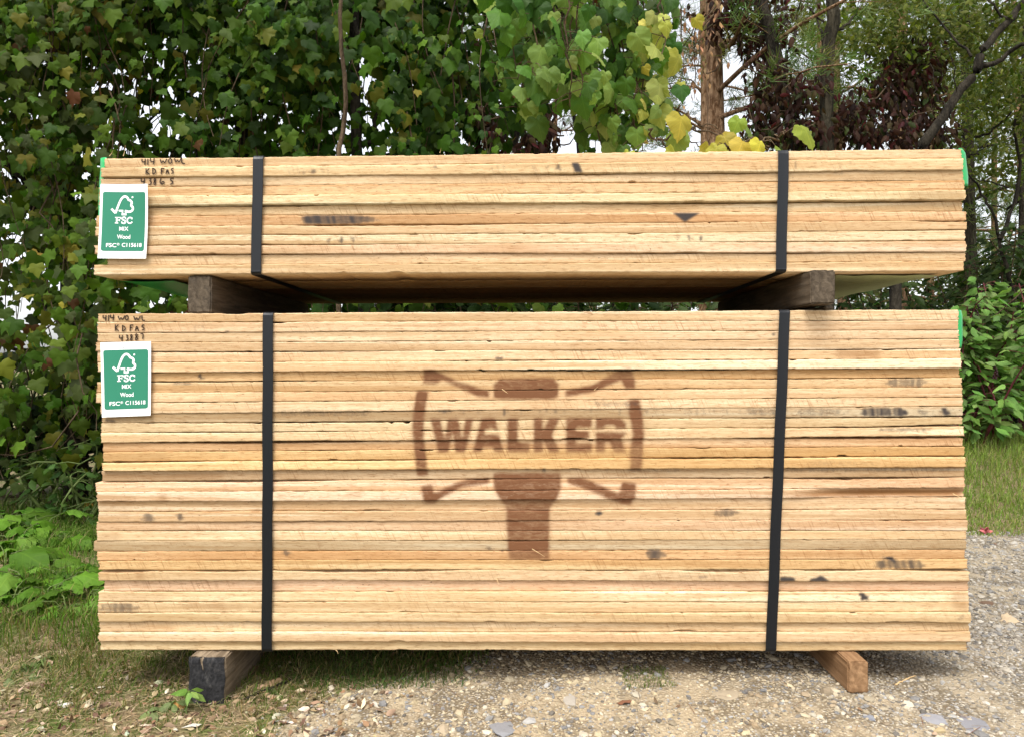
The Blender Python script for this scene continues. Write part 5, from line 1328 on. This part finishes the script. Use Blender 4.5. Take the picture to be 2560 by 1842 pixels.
def fallen(x, y, size, col, label=None, group='fallen leaves on the ground', tpl=OVATE, name='fallen_leaf', tipd=None):
    z = float(ground_z(x, y)) + .006; th = rng.uniform(0, 6.28) if tipd is None else tipd
    me = leaf_mesh(name, np.zeros((1, 3)), np.array([[math.cos(th), math.sin(th), rng.uniform(-.05, .3)]]), np.array([[rng.normal(0, .3), rng.normal(-.3, .3), 1.]]), np.array([size]), np.array([col]), tpl)
    o = link(name, me, M['litter'], None, (x, y, z)); tag(o, label, 'leaf', group); return o
LC = [(.30, .215, .125), (.19, .12, .07), (.42, .34, .22), (.13, .08, .05), (.24, .145, .08)]
for lab, px, py, d, s_, c_, tp_ in (('pale curled leaf lying on the gravel right of the stack', 2505, 1550, 2.65, .05, (.46, .36, .24), MAPLE), ('small brown curled cone like leaf on the gravel, above the pale one', 2485, 1511, 2.8, .05, (.14, .09, .06), OVATE), ('orange brown leaf in the grass at the left of the stack', 205, 1295, 3.4, .08, (.55, .27, .06), MAPLE),
                                ('reddish brown leaf lying on gravel below the stencil post', 1560, 1762, 1.98, .035, (.20, .09, .05), MAPLE), ('white dry leaf standing on edge, left of the blackened block', 182, 1765, 2.05, .045, (.60, .56, .48), OVATE), ('long pale folded leaf at the bottom left, beside the standing one', 215, 1775, 2.02, .06, (.48, .40, .28), SMALL), ('dark red leaf in the shadow under the stack', 1070, 1672, 2.2, .03, (.16, .02, .025), OVATE),
                                ('pale twisted leaf on the moss right of the blackened block', 830, 1715, 2.1, .045, (.50, .44, .34), SMALL), ('pale silver leaf lying at the bottom edge below the blackened block', 505, 1815, 1.96, .05, (.55, .52, .46), SMALL), ('orange leaf scrap in front of the blackened block\'s right corner', 455, 1765, 1.99, .035, (.50, .27, .09), MAPLE), ('tan leaf lying against the soil right of the blackened block', 705, 1705, 2.1, .06, (.38, .25, .14), OVATE)):
    p = at_depth(px, py, d); z = float(ground_z(p[0], p[1])); dd = px_dir(px, py); q = CAM + dd * ((z - CAM[2]) / dd[2]); fallen(q[0], q[1], s_, c_, lab, None, tp_)
x, y = scatter_ground(1500, -1.6, -.3, -.42, .35, lambda x, y: np.clip(sstep(.25, -.15, y), .15, 1) * sstep(.2, -.6, x)); n = len(x)
P = np.stack([x, y, ground_z(x, y) + .005], -1)
tag(link('leaf_litter', leaf_mesh('leaf_litter', P, np.stack([rng.normal(0, 1, n), rng.normal(0, 1, n), rng.normal(.1, .25, n)], -1), np.stack([rng.normal(0, .9, n), rng.normal(-.3, .8, n), np.ones(n)], -1), rng.uniform(.010, .034, n), tints(n, LC + [(.52, .46, .35)], [3, 2, 2, 2, 1.2, 1.2], .25), OVATE), M['litter']), 'brown and tan leaf scraps scattered at the bottom left', 'leaf litter', kind='stuff')
x, y = scatter_ground(160, .0, 2.6, -.4, 1.8, lambda x, y: gravel_mask(x, y) * .5); n = len(x); P = np.stack([x, y, ground_z(x, y) + .006], -1)
tag(link('leaf_scraps', leaf_mesh('leaf_scraps', P, np.stack([rng.normal(0, 1, n), rng.normal(0, 1, n), rng.normal(.1, .2, n)], -1), np.stack([rng.normal(0, .4, n), rng.normal(-.3, .3, n), np.ones(n)], -1), rng.uniform(.01, .03, n), tints(n, LC + [(.5, .45, .38)], [2, 2, 2, 2, 1, 2], .25), OVATE), M['litter']), 'small leaf and bark scraps scattered on the gravel', 'leaf scraps', kind='stuff')

def stick(label, pts, r_, mat='stem'):
    W = []
    for px, py in pts:
        dd = px_dir(px, py); q = CAM + dd * ((.04 - CAM[2]) / dd[2]); W.append([q[0], q[1], float(ground_z(q[0], q[1])) + r_ * .9])
    c = np.array(W[0]); tb = Tubes(); W = np.array(W); t_ = np.linspace(0, len(W) - 1, 12)
    pa = np.column_stack([np.interp(t_, range(len(W)), W[:, k]) for k in range(3)]) + rng.normal(0, r_ * .35, (12, 3)); tb.add(pa, np.linspace(r_, r_ * .6, 12), 6)
    tag(link('fallen_twig', tb.mesh('fallen_twig', c), M[mat], None, c), label, 'twig', None)
stick('curved brown twig on the soil just right of the blackened block', [(612, 1708), (650, 1695), (690, 1682), (730, 1668)], .0045, 'bark_grey')
stick('straight tan twig on gravel right of the orange brown timber', [(2238, 1718), (2262, 1705), (2290, 1694)], .0025, 'splinter')
stick('shorter dark twig crossing the tan one on the gravel', [(2215, 1682), (2230, 1695), (2245, 1700)], .002)
# larger stones and the pink flower
def stone(label, px, py, s_, col, flat=.4):
    dd = px_dir(px, py); q = CAM + dd * ((.045 - CAM[2]) / dd[2]); z = float(ground_z(q[0], q[1]))
    import bmesh
    bm = bmesh.new(); bmesh.ops.create_icosphere(bm, subdivisions=2, radius=1); r = random.Random(int(px))
    ax = [Vector((r.gauss(0, 1), r.gauss(0, 1), r.gauss(0, 1))).normalized() for _ in range(12)]
    for v in bm.verts:
        for a in ax:
            dp = v.co.dot(a)
            if dp > .55: v.co -= a * (dp - .55)
        v.co = Vector((v.co.x * s_ * 1.25, v.co.y * s_ * .85, v.co.z * s_ * flat))
    me = bpy.data.meshes.new('stone'); bm.to_mesh(me); bm.free(); at_ = me.attributes.new('tint', 'FLOAT_COLOR', 'POINT'); at_.data.foreach_set('color', np.tile((*[c * .85 for c in col], 1), len(me.vertices)).astype(np.float32))
    o = link('stone', me, M['stone'], None, (q[0], q[1], z - s_ * flat * .15)); o.rotation_euler = (r.uniform(-.1, .1), r.uniform(-.1, .1), r.uniform(0, 6)); tag(o, label, 'stone', 'larger stones in the gravel')
for a in (('broad flat grey stone at the bottom edge below the stencil post', 1258, 1800, .055, (.27, .27, .28), .2), ('flat tan stone left of the broad grey one', 1105, 1793, .028, (.44, .36, .25), .35), ('pale rounded stone in front of the stack\'s shadow at centre', 1216, 1687, .016, (.40, .34, .26), .6), ('pale flat stone right of the tiny green tuft', 1425, 1745, .034, (.44, .40, .34), .3), ('long grey slab stone at the bottom right', 2330, 1800, .04, (.30, .30, .32), .25),
          ('second grey slab stone, partly buried, further right at the bottom', 2430, 1812, .05, (.26, .26, .28), .2), ('blue grey stone just left of the bottom right slab', 2170, 1795, .02, (.24, .25, .28), .5), ('round tan stone at the bottom right edge', 2345, 1825, .018, (.48, .38, .22), .7), ('flat tan stone in the gravel below the right strap', 1810, 1740, .045, (.40, .33, .23), .18)): stone(*a)
dd = px_dir(2465, 1333); q = CAM + dd * ((.05 - CAM[2]) / dd[2]); n = 14
tag(link('pink_flower', leaf_mesh('pink_flower', np.zeros((n, 3)), rng.normal(0, 1, (n, 3)) * (1, 1, .5) + np.array([0, 0, .4]), rng.normal(0, 1, (n, 3)), np.full(n, .035), tints(n, [(.5, .14, .15)], [1]), OVATE), M['litter'], None, (q[0], q[1], float(ground_z(q[0], q[1])) + .015)), 'crumpled pink flower head where the gravel meets the grass', 'flower')
